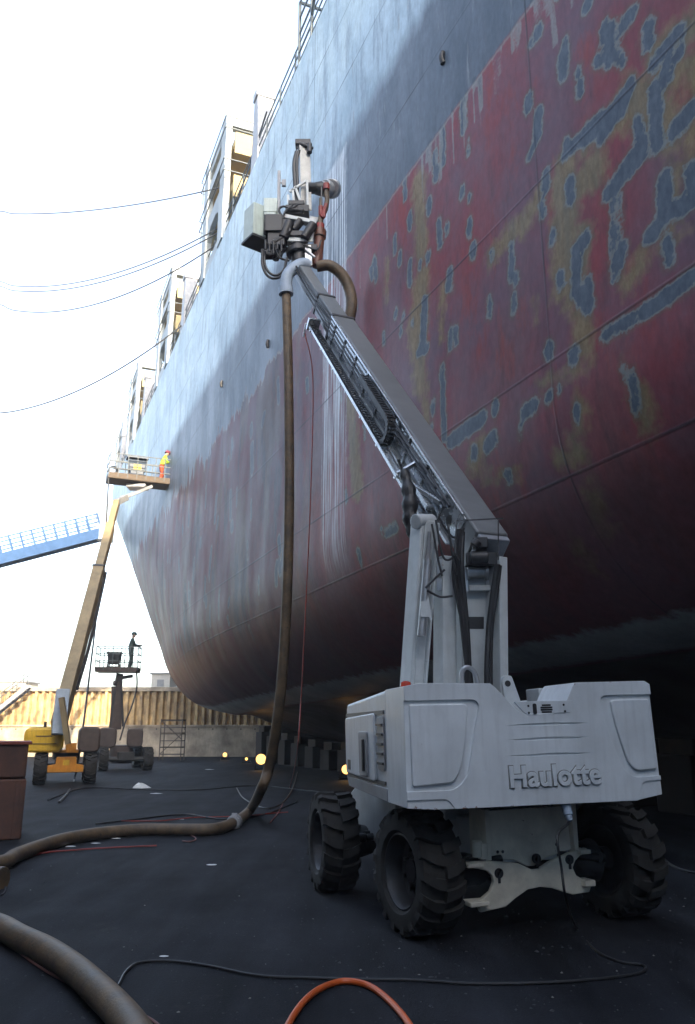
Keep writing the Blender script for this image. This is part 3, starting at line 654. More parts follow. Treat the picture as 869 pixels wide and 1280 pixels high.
m = MB(MTL); m.prism(soft([(F0 + .62, 1.30), (F0 + .95, 1.30), (F0 + .95, 1.72), (F0 + .62, 1.72)], .04), .022, Matrix.Translation((0, 0, .017))); m.build('latch_recess', GREY, dr_, bevel=.006)
m = MB(MTL); m.box((F0 + .72, 1.5, .045), (.05, .3, .03)); m.build('handle', BLACK, dr_, bevel=.008)
m = MB(MTL); m.box((F1 - .22, 1.38, .021), (.12, .1, .004)); m.build('sticker', BLACK, dr_)
m = MB(MTL); m.prism(soft([(F0 + .06, 1.38), (F0 + .3, 1.38), (F0 + .3, 1.84), (F0 + .06, 1.86)], .03), .012, Matrix.Translation((0, 0, -.006))); ai = m.build('air_intake', GREY, lift, bevel=.004)
m = MB(MTL)
for k in range(5): m.box((F0 + .18, 1.44 + k * .085, .012), (.2, .02, .02))
m.build('louvre', DARK, ai)
m = MB(MTL); m.prism([(F0 + .02, ZB + .02), (F1 - .1, ZB + .06), (F1, ZB + .16), (F0 + .02, ZB + .13)], .02, Matrix.Translation((0, 0, -.018))); m.build('skirt', GREY, hd, bevel=.004)
# right hood, turntable plate, machinery in the gap
m = MB(MT); m.box(T((F0 + F1) / 2, .78, 1.55), (F1 - F0, .72, .86)); m.build('control_hood', WHITE, lift, bevel=.03, seg=3)
m = MB(MT); m.box(T(-.45, 0, 1.16), (2.0, 1.9, .1)); m.cyl(T(0, 0, .98), T(0, 0, 1.12), .6, .6, 30); m.box(T(-.95, .12, 1.45), (.6, .5, .5)); m.cyl(T(-1.2, .0, 1.78), T(-.6, .0, 1.8), .1); m.cyl(T(-1.25, .25, 1.75), T(-.7, .3, 1.8), .08)
m.build('turntable', DARK, lift, bevel=.01)
m = MB(MT)
Ml = Matrix(((0, 0, 1, -1.2), (-1, 0, 0, -0), (0, 1, 0, 0), (0, 0, 0, 1)))
m.prism(soft([(.08, 1.80), (.27, 1.80), (.16, 2.16), (.145, 2.205), (.06, 2.205), (.045, 2.15)], [.01, .01, .05, .04, .04, .03]), .045, Ml); lu = m.build('lifting_lug', WHITE2, lift, bevel=.006)
m = MB(MT); m.cyl(T(-1.203, .10, 2.13), T(-1.15, .10, 2.13), .03, .03, 14); m.build('eye', BLACK, lu)
m = MB(MT); m.bar(T(-1.05, -.1, 1.86), T(-.9, .02, 2.06), .05, .1); m.build('bracket', WHITE2, lift, bevel=.01); m = MB(MT); m.box(T(-1.1, .5, 1.98), (.3, .22, .2)); m.box(T(-1.15, .45, 1.87), (.3, .12, .08)); m.build('bracket', WHITE2, lift, bevel=.01)
m = MB(MT); m.lathe([(.001, .0), (.05, 0), (.05, .015), (.045, .05), (.02, .062), (.001, .064)], Matrix.Translation(T(-1.5, -1.0, ZT - .01)) @ Matrix.Rotation(-math.pi / 2, 4, 'Y'), 16); m.build('beacon', mat('red_beacon_lens', (.55, .06, .03), .2), lift)
m = MB(MT); m.tube([T(-1.15, -.33, ZT - .05), T(-1.15, -.34, ZT + .13), T(-1.15, -.28, ZT + .19), T(-1.15, -.2, ZT + .12), T(-1.15, -.18, ZT - .12)], .024, 8); m.build('grab_handle', STEEL, lift)

# mast
def mpx(u, v, Y): return at(u, v, Y)
YM = 8.75
m = MB(); m.bar(mpx(516, 880, YM - .1), mpx(533, 652, YM - .25), .20, .115, NX); m.bar(mpx(507, 880, YM - .1), mpx(522, 655, YM - .25), .26, .045, NX); m.bar(mpx(524, 880, YM - .1), mpx(542, 655, YM - .25), .26, .03, NX)
m.cyl(mpx(519, 652, YM - .35), mpx(540, 652, YM - .2), .085, .085, 16); lk = m.build('link_arm', WHITE2, lift, bevel=.012)
m = MB(); m.cyl(mpx(527, 795, YM - .4), mpx(535, 700, YM - .4), .045, .045, 12); m.cyl(mpx(535, 700, YM - .4), mpx(537, 665, YM - .4), .022, .022, 10); m.build('ram', STEEL, lk)
m = MB(); m.bar(mpx(533, 740, YM - .42), mpx(539, 776, YM - .45), .022); m.box(mpx(531, 762, YM - .42), (.09, .08, .16)); m.build('limit_rod', WHITE2, lk)
m = MB(); m.bar(mpx(556, 890, YM - .2), mpx(556, 697, YM - .2), .22, .165, NX); m.bar(mpx(571, 890, YM), mpx(570, 700, YM), .3, .035, NX); mp_ = m.build('mast_post', WHITE2, lift, bevel=.012)
m = MB(); m.box(mpx(549, 709, YM - .32), (.06, .03, .16)); m.box(mpx(549, 731, YM - .32), (.06, .03, .13)); m.build('hinge_plate', STEEL, mp_, bevel=.004)
M0 = frame((0, 0, 0), NX)
m = MB()
def quad_plate(mb, pts, Y, th):
    P = [mpx(u, v, Y) for u, v in pts]; n_ = (P[1] - P[0]).cross(P[2] - P[0]).normalized() * th
    k = len(P); mb.add(P + [p + n_ for p in P], [tuple(range(k)), tuple(range(2 * k - 1, k - 1, -1))] + [(i, k + i, k + (i + 1) % k, (i + 1) % k) for i in range(k)])
quad_plate(m, [(577, 890), (627, 890), (627, 702), (612, 702), (612, 722), (583, 722), (583, 700), (577, 700)], YM - .12, .03)
m.bar(mpx(621, 890, YM - .25), mpx(620, 699, YM - .25), .3, .10, NX); m.bar(mpx(586, 735, YM - .22), mpx(613, 735, YM - .22), .04, .06); mw = m.build('mast_arm', WHITE2, lift, bevel=.008)
m = MB(); m.cyl(mpx(587, 715, YM - .22), mpx(607, 715, YM - .22), .062, .062, 16); m.cyl(mpx(584, 715, YM - .22), mpx(588, 715, YM - .22), .085, .085, 16); m.cyl(mpx(606, 715, YM - .22), mpx(610, 715, YM - .22), .085, .085, 16)
for uu in (582, 610): m.bar(mpx(uu, 740, YM - .2), mpx(uu, 711, YM - .2), .03, .05)
m.build('pivot_pin', STEEL, mw)
m = MB(); quad_plate(m, [(583.5, 771), (605, 771), (605, 786), (583.5, 786)], YM - .155, .01); m.build('access_hole', BLACK, mw)
for pts, r_ in (([(574, 662), (573, 700), (576, 740), (579, 780), (586, 840), (590, 870)], .035), ([(578, 665), (577, 705), (580, 745), (584, 790), (588, 870)], .03), ([(622, 705), (616, 745), (611, 790), (609, 830), (609, 880)], .032), ([(625, 707), (620, 745), (614, 790), (613, 880)], .026), ([(570, 690), (568, 720), (575, 760), (583, 800), (584, 870)], .028)):
    m = MB(); m.tube([mpx(u, v, YM - .42 - .02 * math.sin(v)) for u, v in pts], r_, 8); m.build('hydraulic_hose', BLACK, lift)
for pts in ([(545, 650), (552, 690), (560, 700), (575, 690)], [(548, 645), (562, 668), (575, 672), (580, 660)], [(532, 735), (545, 722), (556, 712)], [(534, 738), (550, 746), (566, 745)], [(540, 655), (548, 700), (553, 720)], [(560, 655), (565, 690), (571, 718)]):
    m = MB(); m.tube([mpx(u, v, YM - .45) for u, v in pts], .012, 6); m.build('cable', DARK, lift)

# main boom: three telescoping boxes
B0 = at(597, 672, 8.75); TIP = at(374, 334, 15.0)
bd = (TIP - B0); BL = bd.length; bd.normalize()
MBm = frame(B0, bd)                                          # x along, y left, z out of the upper face
def boom_box(name, x0, x1, w, h, mt, parent, bev=.015):
    m = MB(MBm); m.box(((x0 + x1) / 2, 0, 0), (x1 - x0, w, h)); return m.build(name, mt, parent, bevel=bev)
K = BL / 12.0
L1, L2 = .645 * BL, .77 * BL
bo = boom_box('boom', -.25, L1, .40, .46, BOOMG, lift, .03)
bm = boom_box('middle_boom', L1 - .3, L2, .32, .37, BOOMG, lift)
bi = boom_box('inner_boom', L2 - .3, BL, .25, .30, BOOMG, lift)
for x, w_, h_ in ((L1 - .04, .43, .49), (L2 - .04, .35, .40)):
    m = MB(MBm); m.box((x, 0, 0), (.09, w_, h_)); m.build('boom_collar', DARK, lift, bevel=.01)
m = MB(MBm)                                                   # bright side web of the boom with rails, ribs and slots
m.box((L1 / 2, .206, .03), (L1 - .1, .012, .34)); m.box((L1 / 2, .235, -.215), (L1 - .3, .06, .03)); m.box((L1 / 2, .225, .215), (L1 - .2, .03, .03))
for k in range(9): m.box((.6 + k * (L1 - 1) / 8, .222, .0), (.04, .02, .40))
m.build('side_web', BOOML, lift, bevel=.006)
m = MB(MBm)
for x0, x1, y, z in ((.4, L1, .25, .13), (.5, L1 + .9, .245, .06), (.8, L2 + .4, .24, -.0), (L1 - .2, BL - .1, .19, .12), (L1 - .2, BL - .1, .18, .05)): m.tube([(x0, y, z), (x0 + .3, y, z + .01), ((x0 + x1) / 2, y + .012, z - .015), (x1 - .3, y, z), (x1, y, z)], .016, 7, 4)
m.build('hose_bundle', DARK, lift)
m = MB(MBm); m.cyl((.35, .213, -.02), (.35, .222, -.02), .06, .06, 18); m.build('web_hole', BLACK, lift); m = MB(MBm); m.cyl((.9, .213, .1), (.9, .222, .1), .04, .04, 14); m.build('web_hole', BLACK, lift)
# energy chain lying in a tray along the lower left edge
X0, X1 = .26 * BL, .70 * BL
m = MB(MBm); m.box(((.6 + X1) / 2, .32, -.25), (X1 - .6, .15, .015)); m.box(((.6 + X1) / 2, .395, -.23), (X1 - .6, .012, .05))
for k in range(8): m.bar((.8 + k * (X1 - 1) / 7, .20, -.22), (.8 + k * (X1 - 1) / 7, .41, -.265), .05, .02)
m.box((X1, .31, -.2), (.08, .22, .22)); m.bar((X1, .45, -.2), (X1 - .12, .47, -.42), .03); tr = m.build('cable_tray', BOOML, lift, bevel=.004)
m = MB(MBm); P = []
rad = .19
n1 = 54
for k in range(n1): P.append((X1 - (X1 - X0) * k / (n1 - 1), -.235, 0))
for k in range(1, 10): a = math.pi * k / 10; P.append((X0 - rad * math.sin(a), -.235 + rad * (1 - math.cos(a)), 0))
n2 = 17
for k in range(n2): P.append((X0 + (.395 * BL - X0) * k / (n2 - 1), -.235 + 2 * rad, 0))
for i in range(len(P) - 1):
    (xa, za, _), (xb, zb, _) = P[i], P[i + 1]; d = Vector((xb - xa, 0, zb - za)); q = Vector(((xa + xb) / 2, .31, (za + zb) / 2)); L = d.length
    F = frame(q, d, (0, 1, 0))
    for sg in (-1, 1): m.box((0, 0, sg * .055), (L * .92, .075, .018), F)
    m.box((0, .03, 0), (L * .35, .012, .11), F); m.box((0, -.03, 0), (L * .35, .012, .11), F)
m.build('energy_chain', BLACK, lift, smooth=0)
m = MB(MBm); m.box((.95, .3, -.1), (.5, .1, .06)); m.bar((.6, .25, .05), (1.6, .4, -.2), .05); m.bar((1.55, .23, .05), (1.5, .46, -.12), .035, .06); m.build('chain_bracket', BOOML, lift, bevel=.005)
m = MB(MBm); m.box((-.29, 0, 0), (.08, .37, .42)); bx = m.build('boom_end_cover', GREY, lift, bevel=.01)
m = MB()
m.box(at(600, 679, 8.35), (.16, .1, .12)); m.box(at(601, 700, 8.45), (.34, .14, .14)); m.cyl(at(588, 697, 8.35), at(610, 697, 8.35), .07); m.cyl(at(592, 683, 8.3), at(598, 676, 8.3), .05); m.build('boom_pivot', DARK, lift, bevel=.012)
m = MB()                                                     # thin wire guard round the boom heel
for a, b in (((568, 690), (571, 651)), ((571, 651), (629, 648)), ((623, 650), (623, 700)), ((568, 690), (575, 700))): m.bar(at(*a, 8.25), at(*b, 8.25), .012)
m.build('wire_guard', DARK, lift)
m = MB()
pts = [at(505, 588, 9.3), at(512, 620, 9.2), at(513, 650, 9.15), at(519, 677, 9.1)]
m.tube(pts, lambda t: .05 + .045 * math.sin(math.pi * t) + .012 * math.sin(t * 31), 10, 6); m.tube([at(498, 575, 9.3), at(506, 600, 9.25), at(510, 640, 9.2), at(516, 690, 9.0)], .02, 6)
m.build('rubber_sleeve', BLACK, lift)
# charging cable plugged in under the tail

# ------------------------------------------------------------------ the water-jet head carried at the boom tip
RB = TIP + Vector((0, 0, .1))
robot = thing('blasting_head', RB, 'water blasting head with cabinets and upright slide, held at the grey boom tip', 'blasting machine')
def rb(u, v, dy=0.): return at(u, v, 15.0 + dy)
m = MB(); m.cyl(rb(374, 336, -.1), rb(372, 305, -.1), .15, .17, 18); m.cyl(rb(372, 318, -.1), rb(371, 312, -.1), .24, .24, 20); m.box(rb(370, 298, -.1), (.5, .4, .12)); m.box(rb(382, 312, -.15), (.5, .2, .15)); m.build('rotator', DARK, robot, bevel=.01)
m = MB()
for dy in (-.22, .18):
    quad_plate(m, [(350, 270), (352, 300), (362, 303), (391, 303), (395, 278), (388, 270), (383, 292), (366, 292), (362, 272)], 15 + dy, .03)
m.bar(rb(355, 272, -.2), rb(396, 280, -.2), .16, .09); m.bar(rb(357, 268, .2), rb(398, 276, .2), .12, .09); m.box(rb(372, 306, -.1), (.42, .36, .07)); m.build('carrier_frame', WHITE2, robot, bevel=.008)
m = MB(); m.cyl(rb(354, 298, -.3), rb(362, 278, -.3), .11, .11, 14); m.cyl(rb(380, 298, -.3), rb(392, 280, -.3), .10, .10, 14); m.cyl(rb(366, 288, -.2), rb(376, 276, -.2), .1, .1, 14); m.box(rb(372, 266, -.05), (.5, .35, .16)); m.box(rb(371, 258, -.05), (.34, .3, .10)); m.cyl(rb(360, 262, -.25), rb(380, 264, -.25), .06); m.build('swivel_motor', BLACK, robot, bevel=.01)
m = MB(); m.bar(rb(379, 262, .05), rb(377, 184, .05), .2, .16, NX); m.bar(rb(383.5, 262, .0), rb(381.5, 184, .0), .05, .22, NX); sl = m.build('slide_mast', mat('pale_slide_metal', (.5, .5, .48), .4, metal=.3, var=.35), robot, bevel=.006)
m = MB(); m.tube([rb(371, 258, -.05), rb(369, 230, -.05), rb(368, 205, -.05), rb(371, 190, -.05)], .05, 8); m.tube([rb(373.5, 258, -.08), rb(372, 230, -.08), rb(371.5, 200, -.08), rb(374, 188, -.08)], .035, 8); m.build('cable_loop', BLACK, robot)
m = MB(); m.box(rb(379, 181, .05), (.34, .24, .13)); m.cyl(rb(374, 179, -.05), rb(391, 186, -.05), .045); m.cyl(rb(387, 180, -.05), rb(387, 191, -.05), .06); m.tube([rb(372, 186, 0), rb(373, 177, 0), rb(381, 176, 0), rb(384, 183, 0)], .025, 6); m.build('top_drive', DARK, sl, bevel=.01)
m = MB()
for a, b in (((362, 240), (383, 226)), ((369, 233), (379, 262)), ((360, 244), (362, 262)), ((384, 226), (385, 262)), ((366, 236), (368, 258))): m.bar(rb(*a, -.15), rb(*b, -.15), .045, .05)
m.build('brace_frame', WHITE2, robot, bevel=.004)
m = MB(); m.cyl(rb(383, 235, 0), rb(395, 235.5, .1), .12, .12, 20); m.cyl(rb(394, 235.5, .1), rb(402, 236, .15), .13, .16, 20); jm = m.build('jet_motor', BLACK, robot, bevel=.006)
m = MB()
for x0, x1, r_ in ((401, 406, .16), (406, 413, .19), (413, 416, .21)): m.cyl(rb(x0, 235.7, .15), rb(x1, 236.2, .25), r_, r_, 24)
m.build('jet_rotor', STEEL, jm, bevel=.01)
m = MB(); m.bar(rb(402, 234, -.12), rb(402, 262, -.12), .03, .03); m.build('jet_stay', DARK, jm)
m = MB(); m.tube([rb(408, 238, -.1), rb(409, 250, -.12), rb(407, 262, -.1), rb(402, 272, -.1), rb(400, 285, -.1)], .055, 8); m.tube([rb(401, 248, -.1), rb(401, 262, -.1), rb(399, 280, -.1)], .04, 8); m.build('jet_hose', HOSE, robot)
m = MB(); m.cyl(rb(408, 230, -.12), rb(408, 237, -.12), .07); m.build('red_coupling', REDC, robot); m = MB(); m.tube([rb(401, 266, -.13), rb(404, 271, -.15), rb(405, 264, -.13), rb(408, 255, -.13)], .05, 8); m.build('red_coupling', REDC, robot); m = MB(); m.cyl(rb(400, 281, -.1), rb(400, 287, -.1), .1); m.build('red_coupling', REDC, robot); m = MB(); m.cyl(rb(401, 258, -.1), rb(401, 270, -.1), .05); m.build('red_coupling', REDC, robot)
m = MB(); m.cyl(rb(400, 287, -.1), rb(396, 333, -.1), .115, .11, 16); m.cyl(rb(399.5, 289, -.1), rb(399, 297, -.1), .15, .15, 16); m.build('suction_pipe', mat('rust_brown_pipe', (.17, .06, .035), .5, var=.4), robot)
m = MB(); m.bar(rb(387, 308, -.25), rb(389, 333, -.25), .1, .06); m.box(rb(385, 318, -.25), (.12, .06, .3)); m.cyl(rb(382, 312, -.3), rb(394, 322, -.3), .03); m.build('valve', STEEL, robot, bevel=.004)
# cabinets on the outboard side
Fc = frame(rb(332, 286, .1), Vector((.80, .60, 0)))
m = MB(Fc); m.box((.0, .0, .0), (.85, .42, .76)); m.build('control_cabinet', PALEBOX, robot, bevel=.012)
m = MB(Fc); m.box((0, 0, -.43), (.9, .48, .06)); m.box((.1, -.275, -.12), (.6, .03, .5)); m.build('cabinet_back', BLACK, robot, bevel=.008)
m = MB(); m.box(rb(338.5, 259.5, -.15), (.29, .2, .34)); m.box(rb(338, 270, -.15), (.26, .2, .06)); m.build('junction_box', PALEBOX, robot, bevel=.01)
m = MB()
m.box(rb(343, 283, -.25), (.36, .3, .4)); m.box(rb(346, 302, -.2), (.36, .3, .34)); m.cyl(rb(328, 317, -.1), rb(352, 312, -.1), .09); m.cyl(rb(340, 305, -.3), rb(356, 296, -.3), .07); m.box(rb(335, 318, -.15), (.28, .2, .14)); m.cyl(rb(349, 322, -.2), rb(354, 304, -.2), .06); m.box(rb(358, 285, -.28), (.2, .2, .3)); m.cyl(rb(345, 325, -.1), rb(345, 316, -.1), .07)
for k in range(5): m.cyl(rb(332 + 5 * k, 300 + (k % 2) * 4, -.42), rb(332 + 5 * k, 312 + (k % 3) * 3, -.42), .025)
m.build('valve_block', BLACK, robot, bevel=.01)
m = MB(); m.bar(rb(348.5, 276, .1), rb(349, 214, .1), .065, .065); m.box(rb(355, 229, .1), (.09, .06, .16)); m.bar(rb(349, 228, .1), rb(354, 229, .1), .03); m.build('guide_post', GREY, robot, bevel=.005)
for pts, r_ in (([(329, 312), (328, 330), (334, 344), (344, 348), (354, 342), (358, 325)], .03), ([(331, 314), (331, 330), (337, 341), (346, 344), (355, 337), (359, 322)], .028), ([(352, 270), (349, 262), (354, 258), (364, 260), (372, 256)], .025), ([(350, 300), (345, 310), (350, 322), (362, 326)], .025), ([(366, 256), (356, 266), (352, 284)], .025), ([(380, 306), (396, 312), (402, 300)], .02)):
    m = MB(); m.tube([rb(u, v, -.3) for u, v in pts], r_, 8); m.build('control_hose', BLACK, robot)

# ------------------------------------------------------------------ hoses and cables
def single(name, pts, r, mt, label, cat, n=10, sm=6, group=None):
    m = MB(); m.tube(pts, r, n, sm); return tag(m.build(name, mt), label, cat, group)
HR = .095
hose = thing('suction_hose', gnd(300, 1024), 'long brown suction hose hanging from the boom tip and trailing left across the floor', 'hose')
Yh = 15.0
drop = [rb(374, 345, -.25), rb(368, 335, -.3), rb(361, 341, -.35), rb(357, 358, -.4)]
m = MB(); m.tube([rb(386, 332, -.2), rb(378, 330, -.28), rb(367, 336, -.33), rb(359, 346, -.38), rb(357.5, 366, -.4)], .125, 14); m.cyl(rb(357.5, 360, -.4), rb(357.8, 368, -.4), .15, .15, 16); m.build('elbow', LBLUE, hose)
hp = [rb(357.7, 365, -.4), rb(360, 440, -.45), at(361.5, 540, 14.5), at(361.5, 640, 14.5), at(359, 740, 14.5), at(354, 830, 14.6), at(347, 900, 14.8), at(336, 960, 15.2)]
g1 = gnd(313, 1012, HR + .02); hp += [at(326, 988, 15.3), g1]
for u, v in ((296, 1026), (270, 1036), (230, 1037), (180, 1037), (130, 1041), (85, 1048), (50, 1058), (20, 1069), (-10, 1081)): hp.append(gnd(u, v, HR))
e = gnd(-10, 1081, HR); s0_ = gnd(-8, 1155, HR)
hp += [e + Vector((-1.0, -.6, 0)), e + Vector((-1.9, -2.0, 0)), (s0_ + Vector((-1.7, .7, 0))), s0_ + Vector((-.7, .5, 0)), s0_]
for u, v in ((25, 1172), (60, 1189), (95, 1213), (125, 1240), (150, 1265), (170, 1292), (190, 1330)): hp.append(gnd(u, v, HR))
m = MB(); m.tube(hp, HR, 14, 8); m.build('hose', HOSE, hose)
m = MB(); cpl = gnd(293, 1028, HR); cpd = (gnd(299, 1024, HR) - gnd(287, 1031, HR)).normalized(); m.cyl(cpl - cpd * .1, cpl + cpd * .1, .135, .135, 16); m.cyl(cpl - cpd * .16, cpl - cpd * .1, .12, .12, 16); m.box(cpl + Vector((0, 0, .13)), (.1, .05, .06)); m.build('coupling', GREY, hose, bevel=.006)
m = MB(); m.tube([rb(396, 333, -.1), rb(412, 332, -.1), rb(427, 343, -.05), rb(437, 362, 0), rb(439.5, 385, 0), rb(432, 410, .1), rb(415, 430, .3)], .12, 12)
tag(m.build('bent_hose', HOSE), 'short brown hose arching off the blasting head over the top of the grey boom', 'hose')
end = gnd(2, 1099, .1); m = MB(); m.cyl(end + Vector((-.5, .12, 0)), end, .1, .1, 16); m.cyl(end + Vector((-.08, .02, 0)), end + Vector((.02, -.005, 0)), .13, .13, 18); tag(m.build('hose_end', HOSE, bevel=.008), 'loose hose end with a metal collar poking in at the left edge', 'hose')
m = MB(); m.tube([gnd(u, v, .012) for u, v in ((-12, 1108), (2, 1106), (7, 1110), (4, 1117), (-8, 1122))], .01, 6); tag(m.build('thin_cord', ROPE), 'thin pale cord curled beside the loose hose end', 'cord')
single('orange_hose', [gnd(u, v, .022) for u, v in ((345, 1320), (362, 1278), (380, 1252), (400, 1236), (425, 1227), (448, 1228), (468, 1236), (490, 1254), (512, 1281), (530, 1320))], .021, ORANGE, 'bright orange hose curving up from the bottom edge of the picture', 'hose', 10, 8)
pc = MT @ T(TAIL + .06, .26, ZB - .05)
plug = thing('power_cable', gnd(720, 1150), 'grey power cable plugged in under the white lift tail, looping along the floor', 'cable')
m = MB(); pts = [pc, pc + Vector((0, -.05, -.1)), at(697, 1045, 6.75), at(702, 1085, 6.75), at(708, 1125, 6.8)]
pts += [gnd(u, v, .012) for u, v in ((721, 1160), (745, 1188), (775, 1202), (803, 1206), (806, 1213), (785, 1219), (720, 1226), (650, 1229), (580, 1229), (520, 1225), (450, 1224), (380, 1222), (320, 1219), (260, 1207), (210, 1201), (175, 1203), (158, 1214), (148, 1232))]
m.tube(pts, .0105, 8, 6); m.build('cable', BLACK, plug)
m = MB(); m.cyl(pc + Vector((.0, .03, .06)), pc + Vector((.01, -.03, -.05)), .045, .038, 14); m.cyl(pc + Vector((.01, -.03, -.05)), pc + Vector((.015, -.05, -.09)), .03, .02, 12); m.build('plug', LBLUE, plug)
single('pink_cable', [gnd(u, v, .012) for u, v in ((-20, 1155), (2, 1170), (28, 1193), (55, 1212), (88, 1230), (110, 1240), (150, 1258), (190, 1275), (215, 1300))], .0095, PINKC, 'thin dusty pink cable running beside the thick foreground hose', 'cable', 7)
single('red_air_line', [gnd(u, v, .02) for u, v in ((-20, 1086), (12, 1080), (50, 1067), (100, 1062), (150, 1059), (196, 1057))], .012, REDC, 'thin red air line lying on the floor below the brown hose', 'hose', 7)
single('red_air_line', [gnd(u, v, .02) for u, v in ((150, 1026), (200, 1026), (240, 1022), (300, 1020), (360, 1015))], .011, REDC, 'faint red line on the floor behind the brown hose coupling', 'hose', 7)
single('curled_cord', [gnd(u, v, .014) for u, v in ((213, 1041), (233, 1042), (245, 1048), (238, 1052), (228, 1051))], .010, PINKC, 'short curled brown cord on the floor below the brown hose', 'cord', 7)
for lab, pts in (('black cable lying straight across the floor beyond the white scrap of plastic', ((60, 1000), (105, 985), (180, 987), (250, 987), (320, 982), (400, 990))), ('black cable snaking behind the brown hose towards the hull', ((120, 1030), (170, 1024), (230, 1018), (280, 1024), (330, 1018), (372, 1002))), ('dark cable looping on the floor left of the white lift wheel', ((296, 985), (305, 998), (330, 1010), (352, 1004), (366, 985), (372, 965))), ('black cable on the floor right of the white lift rear wheel', ((819, 1060), (835, 1078), (855, 1088), (890, 1094)))):
    single('floor_cable', [gnd(u, v, .018) for u, v in pts], .016, BLACK, lab, 'cable', 7)
# red line hanging down the hull from the tray
ln = [MBm @ Vector((X1 - .05, .45, -.35)), at(391, 470, 13.2), at(389, 600, 13.2), at(384, 720, 13.3), at(380, 800, 13.4), at(376, 880, 13.6), at(370, 950, 14)]
ln += [gnd(362, 985, .02), gnd(350, 1012, .02), gnd(338, 1028, .02)]
single('red_signal_line', ln, .011, REDC, 'thin red line hanging from the boom cable tray down past the hull', 'line', 6)

# ------------------------------------------------------------------ far dock wall, quay and what stands there
WY = 56.0
def wall_z(v): d = ray(300, v); return CAM_H + d.z / d.y * WY
ZL, ZTOP = wall_z(906), wall_z(859)
conc = mat('weathered_dock_concrete', (.62, .52, .38), .85, var=.4, scale=.8, streak=.8, c2=(.2, .16, .12)); PILE = mat('sheet_pile_steel', (.75, .55, .27), .75, var=.45, scale=1.2, streak=.7, c2=(.22, .15, .09))

dw = thing('dock_wall', Vector((0, WY, 0)), 'long dock end wall of corrugated sheet piling above a stained concrete base', 'wall')
m = MB(); m.box((0, WY + .6, ZL / 2), (140, 1.2, ZL)); m.box((0, WY - .05, ZL - .06), (140, .12, .1)); m.build('concrete_base', conc, dw)
m = MB(); x = -62.; V = []
while x < 62:
    for dx, dy in ((0, .55), (.16, .55), (.24, .25), (.40, .25)): V.append((x + dx, WY + dy))
    x += .48
n_ = len(V); m.add([(a, b, ZL) for a, b in V] + [(a, b, ZTOP - .25) for a, b in V], [(i, i + 1, n_ + i + 1, n_ + i) for i in range(n_ - 1)]); m.build('sheet_piling', PILE, dw, smooth=0)
m = MB(); m.box((0, WY + .55, ZTOP - .12), (140, .7, .28)); m.build('capping_beam', conc, dw, bevel=.02)
m = MB()
for k in range(60):
    xx = -30 + k * .95; m.cyl((xx, WY - .02, ZL - .28), (xx, WY + .05, ZL - .28), .05, .05, 8)
o = m.build('weep_hole', BLACK, dw); o['kind'] = 'stuff'
m = MB(); m.box((0, WY + 41, ZTOP / 2 - .04), (140, 80, ZTOP - .1)); q = m.build('quay', conc); tag(q, kind='structure')
m = MB(); m.box((sn(30, 46, 0).x, sn(30, 46, 0).y, 3.2), (.1, .1, .1))
dwr = MB(frame(sn(0, 44.5, 0), AX)); dwr.box((12, -.6, 3.4), (98, 1.2, 6.8)); dwr.box((12, .05, 6.9), (98, 1.4, .3)); tag(dwr.build('side_dock_wall', conc, base=sn(12, 45, 0)), 'dark concrete side wall of the dock in the gloom under the ship', 'wall')
# leaning ladderway, scaffold tower, sheds on the quay
l0, l1 = at(-8, 896, WY - .8), at(40, 858, WY - .4)
lw = thing('inclined_ladderway', Vector((l0.x, l0.y, 0)), 'pale sloping ladderway against the far dock wall at the left edge', 'stairway')
l0b = l0 + (l0 - l1) * (l0.z / (l1.z - l0.z)); m = MB()
for d in (0, .7): m.bar(l0b + Vector((0, -d, 0)), l1 + Vector((0, -d, 0)), .08, .28)
for k in range(22): p = l0b.lerp(l1, (k + .5) / 22); m.box(p + Vector((0, -.35, 0)), (.25, .66, .03))
m.build('stringer', GREY, lw); m = MB()
for d in (0, .7):
    m.bar(l0b + Vector((0, -d, 1)), l1 + Vector((0, -d, 1)), .05)
    for k in range(8): p = l0b.lerp(l1, (k + .5) / 8) + Vector((0, -d, 0)); m.bar(p, p + Vector((0, 0, 1)), .04)
m.build('handrail', RAILM, lw)
sc0 = gnd(215, 947); sc0.y = 49; sc0.x = ray(215, 940).x / ray(215, 940).y * 49
st = thing('scaffold_tower', sc0, 'narrow scaffold tower with planked lifts standing before the far dock wall', 'scaffold')
m = MB(); w_, dd = .62, .5; Hs = 2.35
for sx in (-w_, w_):
    for sy in (-dd, dd): m.bar(sc0 + Vector((sx, sy, 0)), sc0 + Vector((sx, sy, Hs)), .05)
for k in range(6):
    z = .35 + k * .38
    for sy in (-dd, dd): m.bar(sc0 + Vector((-w_, sy, z)), sc0 + Vector((w_, sy, z)), .04)
    for sx in (-w_, w_): m.bar(sc0 + Vector((sx, -dd, z)), sc0 + Vector((sx, dd, z)), .04)
m.bar(sc0 + Vector((-w_, -dd, .35)), sc0 + Vector((w_, -dd, 1.5)), .04); m.bar(sc0 + Vector((w_, -dd, 1.2)), sc0 + Vector((-w_, -dd, 2.25)), .04)
m.build('frame', mat('scaffold_tube', (.10, .08, .07), .6), st)
for z in (.75, 1.55, 2.3): m = MB(); m.box(sc0 + Vector((0, 0, z)), (1.2, .95, .05)); m.build('platform', WOOD, st)
